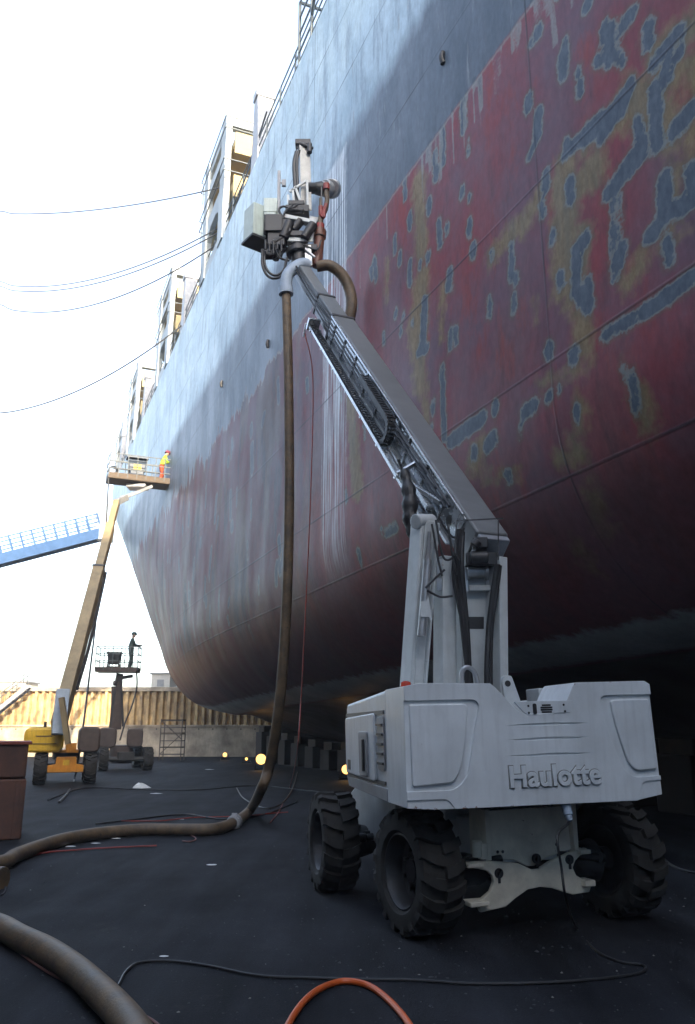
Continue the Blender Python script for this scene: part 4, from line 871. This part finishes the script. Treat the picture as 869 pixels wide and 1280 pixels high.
for (u0, u1, v1, Y, lab, mt_) in ((-40, 32, 851, 70, 'long pale low shed beyond the dock wall at the far left', CABINW), (190, 213, 841, 72, 'pale cabin on the quay right of the standing worker', CABINW)):
    a, b = at(u0, v1, Y), at(u1, v1, Y); cb = thing('quay_cabin', Vector(((a.x + b.x) / 2, Y + 1.5, ZTOP - .09)), lab, 'cabin')
    W_ = b.x - a.x; H_ = a.z - (ZTOP - .09) - .12; c0 = Vector(((a.x + b.x) / 2, Y + 1.5, ZTOP - .09))
    m = MB(); m.box(c0 + Vector((0, 0, H_ / 2)), (W_, 3, H_)); m.build('wall', mt_, cb)
    m = MB(); m.box(c0 + Vector((0, 0, H_ + .06)), (W_ + .3, 3.3, .12)); m.build('roof', GREY, cb)
    for k in range(max(1, int(W_ // 1.3))):
        m = MB(); m.box(c0 + Vector((-W_ / 2 + (k + .5) * W_ / max(1, int(W_ // 1.3)), -1.5, H_ * .62)), (.6, .06, H_ * .3)); m.build('window', GREY, cb)

# keel blocks under the hull
def keel_block(s, n_, lab):
    h = float(keel_z(np.array(s)) - belly(np.array(n_ - float(inset(np.array(s), np.array(3.0)))))); M = frame(sn(s, n_, 0), AX); b = thing('keel_block', sn(s, n_, 0), lab, 'keel block', 'keel blocks under the hull', math.pi / 2 + SHIP_AZ)
    m = MB(M); m.box((0, 0, (h - .34) / 2), (1.1, 2.2, h - .34)); m.build('block_body', BLKSTEEL, b, bevel=.03)
    m = MB(M); m.box((0, 0, h - .175), (1.0, 1.9, .33)); m.build('timber_cap', mat('sooty_timber', (.05, .035, .024), .9, var=.5), b, bevel=.02)
for n_ in (14.4, 17.5, 22.0, 28, 34):
    for s in np.arange(3.5, 47.5, 2.1 if n_ < 15 else 2.8):
        if n_ + .5 < SIDE + 3.4 + float(inset(np.array(s), np.array(3.0))): continue
        if n_ > 12 and s < 9: continue
        if n_ < 12 and s < 40: continue
        keel_block(float(s), n_, 'rusty keel block with a timber cap holding up the dark ship bottom')
# flood lights under the ship
def floodlight(p, size, lab, power):
    f = thing('floodlight', p, lab, 'floodlight', 'floodlights under the hull'); toC = Vector((-p.x, -p.y, 0)).normalized(); F = frame(p, toC)
    m = MB(F); m.cyl((-.2, 0, .1 + size), (.02, 0, .1 + size), size * .35, size * .66, 20); m.build('housing', DARK, f, bevel=.01)
    m = MB(F); m.cyl((.021, 0, .1 + size), (.05, 0, .1 + size), size * .62, size * .5, 20); m.build('lens', LAMP, f)
    m = MB(F); m.bar((-.25, -.25, .02), (.2, -.25, .02), .05); m.bar((-.25, .25, .02), (.2, .25, .02), .05); m.bar((0, -.25, .02), (0, -.2, .1 + size), .04); m.bar((0, .25, .02), (0, .2, .1 + size), .04); m.bar((0, -.25, .04), (0, .25, .04), .05); m.build('stand', DARK, f)
    ld = bpy.data.lights.new('lamp', 'AREA'); ld.shape = 'RECTANGLE'; ld.size = size; ld.size_y = size * .8; ld.energy = power * .008; ld.color = (1, .6, .24); lo = bpy.data.objects.new('lamp', ld); COL.objects.link(lo)
    lo.location = p + toC * .09 + Vector((0, 0, .1 + size)); lo.rotation_euler = (-(toC + Vector((0, 0, -.12)))).to_track_quat('Z', 'Y').to_euler()
floodlight(gnd(326, 962.5), .36, 'larger lit floodlight on the floor beside the hanging brown hose', 60)
floodlight(gnd(433, 975), .26, 'lit floodlight half hidden behind the white lift engine hood', 50)
floodlight(gnd(281, 950), .2, 'small lit lamp on a stand between the far keel blocks', 15)
floodlight(gnd(308, 954), .12, 'smallest lit lamp, between the two brighter floodlights left of the hose', 6)
# rusty block stack at the left edge
bp0 = gnd(-10, 1050); blk = thing('stacked_dock_block', bp0, 'rust brown dock block stack cut off by the left edge', 'dock block'); F = frame(bp0, AX)
zt = at(0, 929, bp0.y - .2).z
rrx = gnd(26, 1050); wd = (rrx - bp0).dot(NX)
m = MB(F); m.box((.5, .5 - wd, zt * .31), (1.3, 1.0, zt * .62)); m.build('lower_block', RUSTM, blk, bevel=.03)
m = MB(F); m.box((.5, .52 - wd, zt * .81 + .004), (1.26, 1.0, zt * .36)); m.build('upper_block', RUSTM, blk, bevel=.03)
m = MB(F)
for k in range(3): m.box((-.165, .12 + .38 * k - wd, zt * .31), (.03, .07, zt * .6))
m.build('rib', RUSTM, blk, bevel=.006)
m = MB(F); m.box((.5, .5 - wd, zt + .0), (1.34, 1.06, .05)); m.build('top_plate', mat('red_oxide_plate', (.25, .06, .04), .7, var=.4), blk, bevel=.008)

# scraps on the dock floor
def scrap(u, v, w_, mt_, lab, flat=False):
    p = gnd(u, v); m = MB(); k = 9; r2 = random.Random(int(u * 7 + v)); vs = [p + Vector((0, 0, w_ * (.08 if flat else .3)))]; ring = []
    for j, (rad_, zz) in enumerate(((.62, .7 if not flat else .1), (1, .02))):
        for i in range(k):
            a = 2 * math.pi * i / k; q = w_ * rad_ * (.75 + .5 * r2.random()) * .6; vs.append(p + Vector((q * math.cos(a) * 1.2, q * math.sin(a) * .8, w_ * zz * (.5 + .6 * r2.random()) * .6)))
    fs = [(0, 1 + i, 1 + (i + 1) % k) for i in range(k)] + [(1 + i, 1 + k + i, 1 + k + (i + 1) % k, 1 + (i + 1) % k) for i in range(k)]; m.add(vs, fs)
    tag(m.build('scrap', mt_, smooth=20), lab, 'scrap', 'scraps on the dock floor')
scrap(176, 985, .38, PAPER, 'largest crumpled white plastic scrap, beyond the hose and above the others')
scrap(195, 992, .22, PAPER, 'small flat white scrap just right of the largest one', True)
scrap(264, 1081, .10, PAPER, 'lone white scrap on bare floor nearest the white lift', True)
scrap(145, 1048, .12, PAPER, 'white scrap under the straight run of brown hose', True)
scrap(88, 1058, .12, PAPER, 'white scrap at the bend of the brown hose near the left edge', True)
scrap(120, 1054, .10, PAPER, 'white scrap along the thin red air line', True)
scrap(262, 962, .26, PAPER, 'far white scrap on the floor before the keel blocks', True)
scrap(235, 1018, .24, WOOD, 'brown flat offcut on the floor behind the brown hose', True)
scrap(225, 1024, .14, PAPER, 'thin pale offcut just behind the brown hose', True)
scrap(205, 1195, .05, PAPER, 'tiny pale fleck of litter near the looping power cable', True)

# loose grit scattered over the dock floor: past counting
gr = MB(); r3 = random.Random(11)
for i in range(2600):
    d_ = 3.2 + 16 * r3.random() ** 1.6; a = r3.uniform(-.52, .42); p = Vector((math.sin(a) * d_, math.cos(a) * d_, 0)); q = r3.uniform(.004, .013) * (1.6 if r3.random() < .06 else 1)
    vs = [p + Vector((q * math.cos(k * 1.257 + i) * r3.uniform(.6, 1.3), q * math.sin(k * 1.257 + i) * r3.uniform(.6, 1.3), .001)) for k in range(5)] + [p + Vector((0, 0, q * r3.uniform(.4, .9)))]
    gr.mi = 0 if r3.random() < .93 else 1
    gr.add(vs, [(k, (k + 1) % 5, 5) for k in range(5)])
tag(gr.build('grit', [mat('grit_grey', (.045, .046, .05), .9), mat('grit_pale', (.2, .195, .18), .9)], smooth=0, base=(0, 8, 0)), kind='stuff')

# ------------------------------------------------------------------ people
def person(feet, facing, label, lean, trousers, jacket, hands, helmet_mat, face_mat, glove_mat, vest_mat=None):
    F = frame(feet, facing); root = None
    def J(x, y, z):                                          # lean the trunk forwards above the hips
        if z > .95: a = lean; dz = z - .95; return (x + dz * math.sin(a), y, .95 + dz * math.cos(a) - x * math.sin(a) * .3)
        return (x, y, z)
    j = [(J(0, 0, .97), .155), (J(0, 0, 1.18), .15), (J(.0, 0, 1.38), .17), (J(.02, 0, 1.50), .065), (J(.05, 0, 1.60), .095), (J(.06, 0, 1.70), .085)]
    e = [(0, 1), (1, 2), (2, 3), (3, 4), (4, 5)]
    for sg in (-1, 1):
        hx, hy, hz = hands[0 if sg > 0 else 1]; sh = Vector(J(0, sg * .19, 1.42)); hd = Vector((hx, hy, hz)); mid = (sh + hd) / 2 + Vector((-.06, sg * .06, -.12))
        b = len(j); j += [(tuple(sh), .075), (tuple(mid), .055), (tuple(hd + (mid - hd).normalized() * .09), .04), (tuple(hd), .045)]; e += [(2, b), (b, b + 1), (b + 1, b + 2), (b + 2, b + 3)]
        b = len(j); st = .12 * sg
        j += [((.0, sg * .10, .90), .115), ((.05 + st * .3, sg * .13, .50), .078), ((-.02 + st * .5, sg * .14, .10), .055), ((.16 + st * .5, sg * .15, .045), .045)]; e += [(0, b), (b, b + 1), (b + 1, b + 2), (b + 2, b + 3)]
    me = bpy.data.meshes.new('person'); me.from_pydata([p for p, _ in j], e, []); me.update()
    o = bpy.data.objects.new('person', me); COL.objects.link(o)
    sk = o.modifiers.new('skin', 'SKIN'); 
    if not me.skin_vertices: 
        bpy.context.view_layer.objects.active = o
    sv = me.skin_vertices[0].data if me.skin_vertices else None
    if sv is None: me.attributes  # pragma: no cover
    for i, (_, r) in enumerate(j): sv[i].radius = (r, r); sv[i].use_root = (i == 0)
    su = o.modifiers.new('sub', 'SUBSURF'); su.levels = su.render_levels = 2
    bpy.context.view_layer.update(); m2 = bpy.data.meshes.new_from_object(o.evaluated_get(bpy.context.evaluated_depsgraph_get()))
    vv = [v.co.copy() for v in m2.vertices]; ff = [tuple(p.vertices) for p in m2.polygons]; bpy.data.objects.remove(o)
    mats = [trousers, jacket, face_mat, glove_mat, BLACK]; m = MB(F)
    neck = J(.02, 0, 1.49); hv = [Vector(h) for h in hands]
    def pick(c):
        if c.z > neck[2] - .02 and abs(c.y) < .14: return 2
        if min((c - h).length for h in hv) < .10: return 3
        if c.z < .13: return 4
        if c.z < .98 and not (min((c - h).length for h in hv) < .45 and c.x > .16): return 0
        return 1
    b = len(m.v); m.v = [F @ v for v in vv]
    for f in ff: m.f.append(list(f)); m.m.append(pick(sum((vv[i] for i in f), Vector()) / len(f)))
    m.mi = 3
    for h in hands:                                          # gloved fingers curled round what is held
        h = Vector(h)
        for k in range(4): q = h + Vector((.02, -.035 + .023 * k, .0)); L = (.07, .08, .078, .062)[k]; m.tube([q, q + Vector((L * .6, 0, .012)), q + Vector((L * .95, 0, -.018)), q + Vector((L * .8, 0, -.045))], .010, 6, 3)
        m.tube([h + Vector((-.01, .04, -.01)), h + Vector((.03, .065, -.02)), h + Vector((.06, .05, -.035))], .012, 6, 3)
    m.mi = 2; hc = Vector(J(.06, 0, 1.62)); dx = Vector((math.cos(lean), 0, -math.sin(lean)))
    m.add([hc + dx * .115 + Vector((0, 0, -.03)), hc + dx * .085 + Vector((0, .02, -.045)), hc + dx * .085 + Vector((0, -.02, -.045)), hc + dx * .085 + Vector((0, 0, .02))], [(0, 1, 2), (0, 2, 3), (0, 3, 1), (1, 3, 2)])
    for sg in (-1, 1): m.box((hc.x, hc.y + sg * .10, hc.z - .01), (.04, .02, .06))
    body = m.build('person', mats, None, smooth=80, base=feet); body.rotation_euler = (0, 0, 0)
    tag(body, label, 'person', 'workers on lift platforms')
    hm = MB(F @ Matrix.Translation(hc + Vector((0, 0, .05))) @ Matrix.Rotation(lean, 4, 'Y') @ Matrix.Rotation(-math.pi / 2, 4, 'Y'))
    hm.lathe([(.15, -.02), (.135, .0), (.13, .05), (.10, .10), (.05, .125), (.001, .13)], None, 20); hm.build('helmet', helmet_mat, body, smooth=60)
    if vest_mat:
        vm = MB(F); n = 14; rings = []
        for z, rx, ry in ((1.0, .185, .205), (1.2, .18, .20), (1.38, .195, .225), (1.46, .13, .18)):
            c = Vector(J(0, 0, z))
            rings.append([c + Vector((rx * math.cos(2 * math.pi * i / n), ry * math.sin(2 * math.pi * i / n), 0)) for i in range(n)])
        vs = [p for rg in rings for p in rg]; vm.add(vs, [(k * n + i, k * n + (i + 1) % n, (k + 1) * n + (i + 1) % n, (k + 1) * n + i) for k in range(3) for i in range(n)]); vm.build('vest', vest_mat, body, smooth=60)
    return body

def basket(parent, c, L, W, az, floor_mat, rail_mat, toe, posts=7, H=1.05):
    """work platform: long axis along az, floor at c"""
    F = frame(c, az); m = MB(F); m.box((0, 0, -.05), (L, W, .09)); pf = m.build('platform', floor_mat, parent, bevel=.01)
    m = MB(F)
    for sg in (-1, 1): m.box((0, sg * W / 2, .06), (L, .03, toe)); m.box((sg * L / 2, 0, .06), (.03, W - .03, toe))
    m.build('toe_board', floor_mat, pf)
    m = MB(F)
    for sg in (-1, 1):
        for k in range(posts): x = -L / 2 + L * k / (posts - 1); m.bar((x, sg * W / 2, 0), (x, sg * W / 2, H), .035)
        for h in (.4, .72, H): m.bar((-L / 2, sg * W / 2, h), (L / 2, sg * W / 2, h), .035)
        for h in (.4, .72, H): m.bar((sg * L / 2, -W / 2, h), (sg * L / 2, W / 2, h), .035)
    m.build('guard_rail', rail_mat, pf)
    return F

# ------------------------------------------------------------------ yellow lift further along
P0 = gnd(80, 978) ; YAZ = math.radians(19); yl = thing('boom_lift', P0, 'yellow boom lift with orange bumper and long tan boom, farther along the hull', 'boom lift', 'boom lifts working along the hull')
MY = Matrix.Translation(P0) @ Matrix.Rotation(math.pi / 2 + YAZ, 4, 'Z')
def lift_base(root, M, hub, bumper, s=.5, tw=.78, wb=1.1, W=.38):
    for f in (-wb, wb):
        for y, out in ((tw, 1), (-tw, -1)):
            wheel(root, M @ Matrix.Translation((f, y, s)) @ Matrix.Rotation(math.pi / 2, 4, 'Z') @ Matrix.Rotation(rnd.random() * 6, 4, 'X'), out, s, W, hub, 14)
    m = MB(M); m.box((0, 0, .62), (2 * wb + .5, .7, .34)); 
    for f in (-wb, wb): m.cyl((f, -tw, s), (f, tw, s), .1)
    m.cyl((0, 0, .75), (0, 0, .98), .45, .45, 24); m.build('chassis', DARK, root, bevel=.01)
lift_base(yl, MY, DARK, ORG)
m = MB(MY); bx0 = -1.1 - .52
m.prism([(-.55, .40), (.55, .40), (.55, .62), (.32, .66), (.30, .88), (-.30, .88), (-.32, .66), (-.55, .62)], .14, Matrix(((0, 0, -1, bx0), (1, 0, 0, 0), (0, 1, 0, 0), (0, 0, 0, 1)))); m.box((bx0 - .0, .42, .52), (.2, .18, .16)); m.box((bx0, -.42, .52), (.2, .18, .16)); m.build('bumper', ORG, yl, bevel=.02)
m = MB(MY); m.box((bx0 - .142, .0, .7), (.01, .2, .16)); m.build('data_plate', YEL, yl)
def pod(mb, M, f0, f1, y0, y1, z0, z1, r=.28):
    Mp = M @ Matrix(((0, 0, 1, f0), (1, 0, 0, 0), (0, 1, 0, 0), (0, 0, 0, 1)))
    mb.prism(soft([(y0, z0), (y1, z0), (y1, z1), (y0, z1)], r), f1 - f0, (M.inverted() @ Mp) if mb.M == M else Mp)
m = MB(MY); pod(m, MY, -1.35, .9, .12, 1.36, 1.0, 1.80, .26); hy = m.build('engine_hood', YEL, yl, bevel=.09, seg=4)
m = MB(MY)
m.box((-1.36, .75, 1.52), (.02, .5, .03)); m.box((-1.36, .75, 1.28), (.02, .8, .02)); m.build('hood_seam', DARK, hy); m = MB(MY); m.cyl((-1.0, .75, 1.78), (-1.0, .75, 1.98), .05, .05, 10); m.build('exhaust', DARK, hy)
m = MB(MY); pod(m, MY, -1.35, .9, -1.02, -.34, 1.0, 1.82, .2); m.build('tank_hood', BROWNP, yl, bevel=.07, seg=3)
m = MB(MY); m.box((0, 0, 1.03), (2.0, .9, .1)); m.box((-1.0, -.12, 1.15), (.6, .34, .3)); m.build('turntable', ORG, yl, bevel=.01)
yb0 = at(75, 900, 27.2); yt = at(146, 628, 34.6); dY = (yt - yb0).normalized(); LY = (yt - yb0).length; FY = frame(yb0, dY)
def ybox(name, x0, x1, w, h, mt, par, z=0): m = MB(FY); m.box(((x0 + x1) / 2, 0, z), (x1 - x0, w, h)); return m.build(name, mt, par, bevel=.02)
ybox('boom', -.3, LY * .62, .42, .56, TAN, yl); ybox('middle_boom', LY * .6, LY * .86, .33, .44, TAN, yl); ybox('inner_boom', LY * .84, LY, .26, .34, TAN, yl)
m = MB(FY); m.box((LY * .62 - .04, 0, 0), (.1, .47, .6)); m.build('boom_collar', DARK, yl)
m = MB(FY); m.tube([(1.5, -.24, -.2), (LY * .3, -.27, -.3), (LY * .55, -.25, -.2), (LY * .6, -.3, .1)], .07, 6); m.build('hose_bundle', DARK, yl)
m = MB(); m.bar(at(79, 862, 26.9), at(73, 918, 26.7), .34, .42, NX); m.build('boom_heel', LBLUE, yl, bevel=.02)
m = MB(); m.bar(at(77, 872, 26.3), at(85, 930, 26.3), .14, .16); m.build('lift_ram', TAN, yl)
BC = at(174.5, 603, 36.2); BCz = BC
Fb = basket(yl, BC, 2.95, 1.1, NX, mat('dull_brown_deck_paint', (.10, .07, .045), .7, var=.4), RAILM, .26, 8, 1.12)
m = MB(); m.bar(yt, at(158, 622, 35.2), .24, .26); m.bar(at(144, 627, 35.0), at(190, 608, 36.0), .16, .14); m.bar(at(150, 622, 35.0), at(187, 610, 36.2), .1, .1); m.box(at(172, 609, 36.2), (.9, .7, .14)); m.build('jib', STEEL, yl, bevel=.01)
m = MB(Fb); m.tube([(-1.35, .4, .2), (-1.38, .4, .65), (-1.15, .4, .75), (-1.0, .4, .55), (-.98, .4, .1)], .045, 7); m.build('hose_loop', BLACK, yl)
def pot(name, Mf, lab, mt, body2):
    t = thing(name, Mf @ Vector((0, 0, 0)), lab, 'machine'); m = MB(Mf)
    m.box((0, 0, .16), (.82, .6, .32)); m.box((0, 0, .40), (.62, .55, .2)); m.build('skid', mt, t, bevel=.02)
    m = MB(Mf); m.box((0, 0, .66), (.78, .58, .34)); m.build('control_case', mt, t, bevel=.03)
    m = MB(Mf); m.cyl((-.42, 0, .97), (.42, 0, .97), .17, .17, 16); m.box((0, 0, 1.14), (1.0, .6, .05)); m.build('reel', body2, t)
    m = MB(Mf); m.box((0, -.295, .66), (.36, .012, .26)); m.build('panel', YEL, t); return t
Mpot = frame(Fb @ Vector((-.18, 0, .0)), NX)
pot('jetting_unit', Mpot, 'grey hose reel unit with yellow panel standing in the yellow lift basket', UNITBLUE, UNITBLUE)
HIV = mat('hi_vis_yellow_cloth', (.28, .42, .03), .8, var=.15); ORT = mat('orange_work_trousers', (.42, .06, .015), .8, var=.2); NAVY = mat('navy_cloth', (.03, .035, .05), .85); SKIN = mat('face_skin', (.45, .27, .2), .6); GLOVE = mat('work_glove', (.12, .11, .1), .9); HELM = mat('maroon_helmet', (.22, .05, .07), .35); TEAL = mat('dark_teal_overall', (.035, .06, .06), .85)
fp = Fb @ Vector((.98, .0, .0))
w1 = person(fp, NX, 'worker in hi-vis yellow jacket and orange trousers pointing a lance at the hull', math.radians(16), ORT, HIV, [(.46, .10, 1.18), (.40, -.10, 1.12)], HELM, SKIN, GLOVE, None)
m = MB(frame(fp, NX)); m.cyl((.22, .02, 1.10), (.98, .02, 1.20), .022, .022, 8); m.cyl((.36, .02, 1.11), (.52, .02, 1.135), .05, .05, 10); m.box((.40, .02, 1.03), (.05, .05, .14)); tag(m.build('jetting_lance', DARK), 'thin dark jetting lance held by the worker in orange trousers', 'lance')
hp_ = [Fb @ Vector((-1.46, -.5, -.1)), at(131, 680, 35), at(122, 760, 33), at(110, 860, 29.5), at(101, 930, 27.5), gnd(93, 975, .02) , gnd(84, 992, .02), gnd(74, 1003, .02)]
single('feed_hose', hp_, .035, BLACK, 'black hose hanging from the left end of the yellow lift basket to the floor', 'hose', 8)
single('hanging_rope', [at(148, 668, 36), at(148, 720, 36), at(147.5, 768, 36)], .012, ROPE, 'thin rope hanging free below the yellow lift basket', 'rope', 5)
single('whip_aerial', [Fb @ Vector((-1.42, .1, .1)), Fb @ Vector((-1.36, .1, 1.6)), Fb @ Vector((-1.2, .1, 3.4))], .012, RAILM, 'tall thin rod standing at the outer corner of the yellow lift basket', 'rod', 5)

# ------------------------------------------------------------------ dark lift behind it
P1 = gnd(150, 962); dl = thing('boom_lift', P1, 'dark grimy boom lift with upright folded arms, beyond the yellow lift', 'boom lift', 'boom lifts working along the hull')
MD = Matrix.Translation(P1) @ Matrix.Rotation(math.pi / 2 + math.radians(24), 4, 'Z')
DPNT = mat('soot_brown_lift_paint', (.075, .055, .05), .6, var=.4)
lift_base(dl, MD, DARK, DPNT, .5, .95, 1.25, .4)
MD2 = Matrix.Translation(P1) @ Matrix.Rotation(math.pi / 2 + math.radians(15), 4, 'Z')
m = MB(MD2); pod(m, MD2, -1.1, .9, .25, 1.02, .98, 1.82, .22); m.build('engine_hood', DPNT, dl, bevel=.06, seg=3)
m = MB(MD2); pod(m, MD2, -1.1, .9, -.90, -.2, .98, 1.80, .22); m.build('tank_hood', DPNT, dl, bevel=.06, seg=3)
m = MB(MD2); m.box((0, 0, 1.0), (1.9, 1.5, .12)); m.cyl((-.7, 0, .3), (-.7, 0, .98), .5, .5, 20); m.build('turntable', DPNT, dl)
YD = P1.y
m = MB(); m.bar(at(147, 912, YD), at(149, 848, YD), .24, .3, NX); m.bar(at(141, 915, YD - .3), at(142, 858, YD - .3), .14, .18, NX); m.cyl(at(142, 854, YD - .3), at(146, 854, YD - .3), .12); m.build('folded_arm', DPNT, dl, bevel=.02)
m = MB(); m.bar(at(137, 915, YD - .35), at(144, 862, YD - .35), .1); m.bar(at(154, 908, YD - .2), at(151, 850, YD - .2), .09); m.build('link_arm', DARK, dl)
m = MB(); m.bar(at(148, 852, YD), at(150, 842, YD), .3, .3, NX); m.bar(at(148, 848, YD), at(166, 845, YD), .12, .14); m.build('jib', DARK, dl)
DC = at(147.5, 838, YD)
Fd = basket(dl, DC, 1.9, .95, Vector((1, .1, 0)), DPNT, RAILM, .12, 6, 1.05)
tt = thing('water_tub', Fd @ Vector((-.2, 0, 0)), 'dark tapered tub on a stand in the dark lift basket', 'tub'); m = MB(Fd)
m.add([(-.42, -.2, .28), (.02, -.2, .28), (.02, .2, .28), (-.42, .2, .28), (-.5, -.26, .78), (.1, -.26, .78), (.1, .26, .78), (-.5, .26, .78)], [(3, 2, 1, 0), (4, 5, 6, 7), (0, 1, 5, 4), (1, 2, 6, 5), (2, 3, 7, 6), (3, 0, 4, 7)]); m.build('bin', DARK, tt, bevel=.01)
m = MB(Fd); m.box((-.2, 0, .8), (.68, .58, .05)); m.build('rim', DARK, tt)
m = MB(Fd)
for sx in (-.45, .05):
    for sy in (-.2, .2): m.bar((sx, sy, 0), (sx, sy, .3), .06)
m.box((-.2, 0, .14), (.6, .45, .06)); m.build('stand', DARK, tt)
w2 = person(Fd @ Vector((.52, 0, 0)), Vector((.85, .35, 0)), 'worker in dark overalls standing upright in the dark lift basket', math.radians(4), TEAL, TEAL, [(.36, .12, 1.12), (.40, -.10, 1.16)], TEAL, SKIN, GLOVE)
m = MB(frame(Fd @ Vector((.52, 0, 0)), Vector((.85, .35, 0)))); m.cyl((.25, .0, 1.10), (.72, .0, 1.26), .02, .02, 8); m.cyl((.3, 0, 1.11), (.46, 0, 1.17), .04, .04, 8); tag(m.build('jetting_lance', DARK), 'short dark lance in the hands of the worker in dark overalls', 'lance')
single('feed_hose', [Fd @ Vector((.9, -.3, -.05)), at(171, 860, YD), at(164, 885, YD - .2), at(157, 902, YD - .5), at(150, 925, YD - 1.2)], .035, BLACK, 'black hose slung from the dark lift basket down to its chassis', 'hose', 8)

# ------------------------------------------------------------------ gangway from the shore, ropes overhead
ga0, ga1 = at(-70, 719, 54), at(128, 668, 57); gw = thing('gangway', Vector((ga0.x, ga0.y, 0)), 'blue gangway bridge with railings sloping up towards the ship from the left edge', 'gangway')
gx = (ga1 - ga0); Fg = frame(ga0, gx); LG = gx.length
m = MB(Fg); m.box((LG / 2, .6, 0), (LG, .12, .75)); m.box((LG / 2, -.6, 0), (LG, .12, .75)); m.box((LG / 2, 0, .1), (LG, 1.2, .06)); m.build('girder', PALEBLUE, gw)
m = MB(Fg)
for sg in (-1, 1):
    for k in range(15): x = LG * k / 14; m.bar((x, sg * .6, .2), (x, sg * .6, 1.5), .13)
    for h in (.85, 1.45): m.bar((0, sg * .6, h), (LG, sg * .6, h), .08)
m.build('railing', PALEBLUE, gw)
m = MB(); m.box(ga1 + Vector((.2, 0, .8)), (.9, 1.4, 2.6)); m.box(ga1 + Vector((-.5, .2, .9)), (.3, 1.0, 2.0)); m.build('end_platform', LBLUE, gw)
m = MB()
for dx in (0, 1.4):
    for dy in (-.7, .7): m.bar((ga0.x + dx, ga0.y + dy, 0), (ga0.x + dx, ga0.y + dy, ga0.z), .2)
for z in (3, 6, 9): m.box((ga0.x + .7, ga0.y, z), (1.5, 1.5, .12))
m.build('trestle', BLUEP, gw)
mastp = Vector((-52, 48, 0)); tm = MB(); tm.cyl(mastp, mastp + Vector((0, 0, 20)), .28, .16, 14); tm.box(mastp + Vector((0, 0, 20)), (1.2, .3, .3)); tag(tm.build('cable_mast', GREY), 'grey steel mast on the shore carrying the cables that run to the ship', 'mast')
def sag(a, b, d, n=10): return [a.lerp(b, k / n) - Vector((0, 0, d * 4 * (k / n) * (1 - k / n))) for k in range(n + 1)]
def hang(name, p, u, v, Yl, d, lab, r=.028):
    b = at(u, v, Yl); e = b + (b - p) * .55; e.z = b.z + (b.z - p.z) * .1
    full = [p.lerp(b, k / 8) - Vector((0, 0, d * 4 * (k / 8) * (1 - k / 8))) for k in range(9)] + [b.lerp(e, .5), mastp + Vector((0, 0, 20))]
    single(name, full, r, ROPE, lab, 'cable', 5, 4)
SB = sn(29, 6.2, 0)
hang('overhead_cable', Vector((SB.x, SB.y, at(250, 234, SB.y).z)), -10, 266, 40, .5, 'topmost thin cable crossing the sky to the nearest lashing frame', .03)
hang('overhead_cable', Vector((SB.x, SB.y, at(250, 284, SB.y).z)), -10, 353, 40, 1.2, 'upper of the two close cables crossing the sky')
hang('overhead_cable', Vector((SB.x, SB.y, at(250, 290, SB.y).z)), -10, 359, 40, 1.2, 'lower of the two close cables crossing the sky')
hang('overhead_cable', Vector((SB.x - .1, SB.y, at(250, 306, SB.y).z)), -10, 381, 40, 1.5, 'fourth cable down, sagging across the sky below the close pair', .03)
hang('overhead_cable', sn(36.2, 6.2, 21.2), -10, 518, 40, 1.0, 'lowest and darkest cable, sagging deeply from the second deck frame', .04)
single('mooring_line', sag(sn(36.2, 6.25, 21.3), sn(22, 6.1, 22.0), .8), .03, ROPE, 'cable strung along the ship rail between two deck posts', 'cable', 5, 3)

# ------------------------------------------------------------------ unseen buildings added behind and to the left of the viewer: they keep the sun and much of the sky off the dock floor
def light_blocker(name, lab, s0, s1, n0, n1, H, wall):
    o = sn((s0 + s1) / 2, (n0 + n1) / 2, 0); F = frame(o, AX); b = thing(name, o, lab, 'blocker', rz=math.pi / 2 + SHIP_AZ); L, W = s1 - s0, n1 - n0
    m = MB(F); m.box((0, 0, H / 2), (L, W, H)); m.build('wall', wall, b)
    m = MB(F); m.box((0, 0, H + .25), (L + .6, W + .6, .5)); m.build('roof', GREY, b)
    for k in range(3):
        m = MB(F)
        if W > L: m.box((L / 2, (k - 1) * W / 3.4, 3), (.16, W / 5, 6))
        else: m.box(((k - 1) * L / 3.4, -W / 2, 3), (L / 5, .16, 6))
        m.build('door', GREY, b)
light_blocker('blocker', 'added tall pale workshop standing behind the viewer', -44, -30, -40, 60, 34.2, BOUNCECLAD)
light_blocker('side_blocker', 'added brown sky screen along the left side of the dock', -8.5, 34, -34, -7, 18, BROWNP)

# ------------------------------------------------------------------ spray mist and dust in the air of the dock
hm_ = bpy.data.materials.new('dock_air'); hm_.use_nodes = True; nn = hm_.node_tree.nodes; nn.remove(nn['Principled BSDF'])
pv = nn.new('ShaderNodeVolumePrincipled'); pv.inputs['Color'].default_value = (.86, .94, 1, 1); pv.inputs['Density'].default_value = .0012; pv.inputs['Anisotropy'].default_value = .2
hm_.node_tree.links.new(pv.outputs['Volume'], nn['Material Output'].inputs['Volume'])
m = MB(); m.box((0, 50, 17.5), (190, 190, 37)); hz = m.build('haze', hm_, smooth=0); tag(hz, kind='stuff')
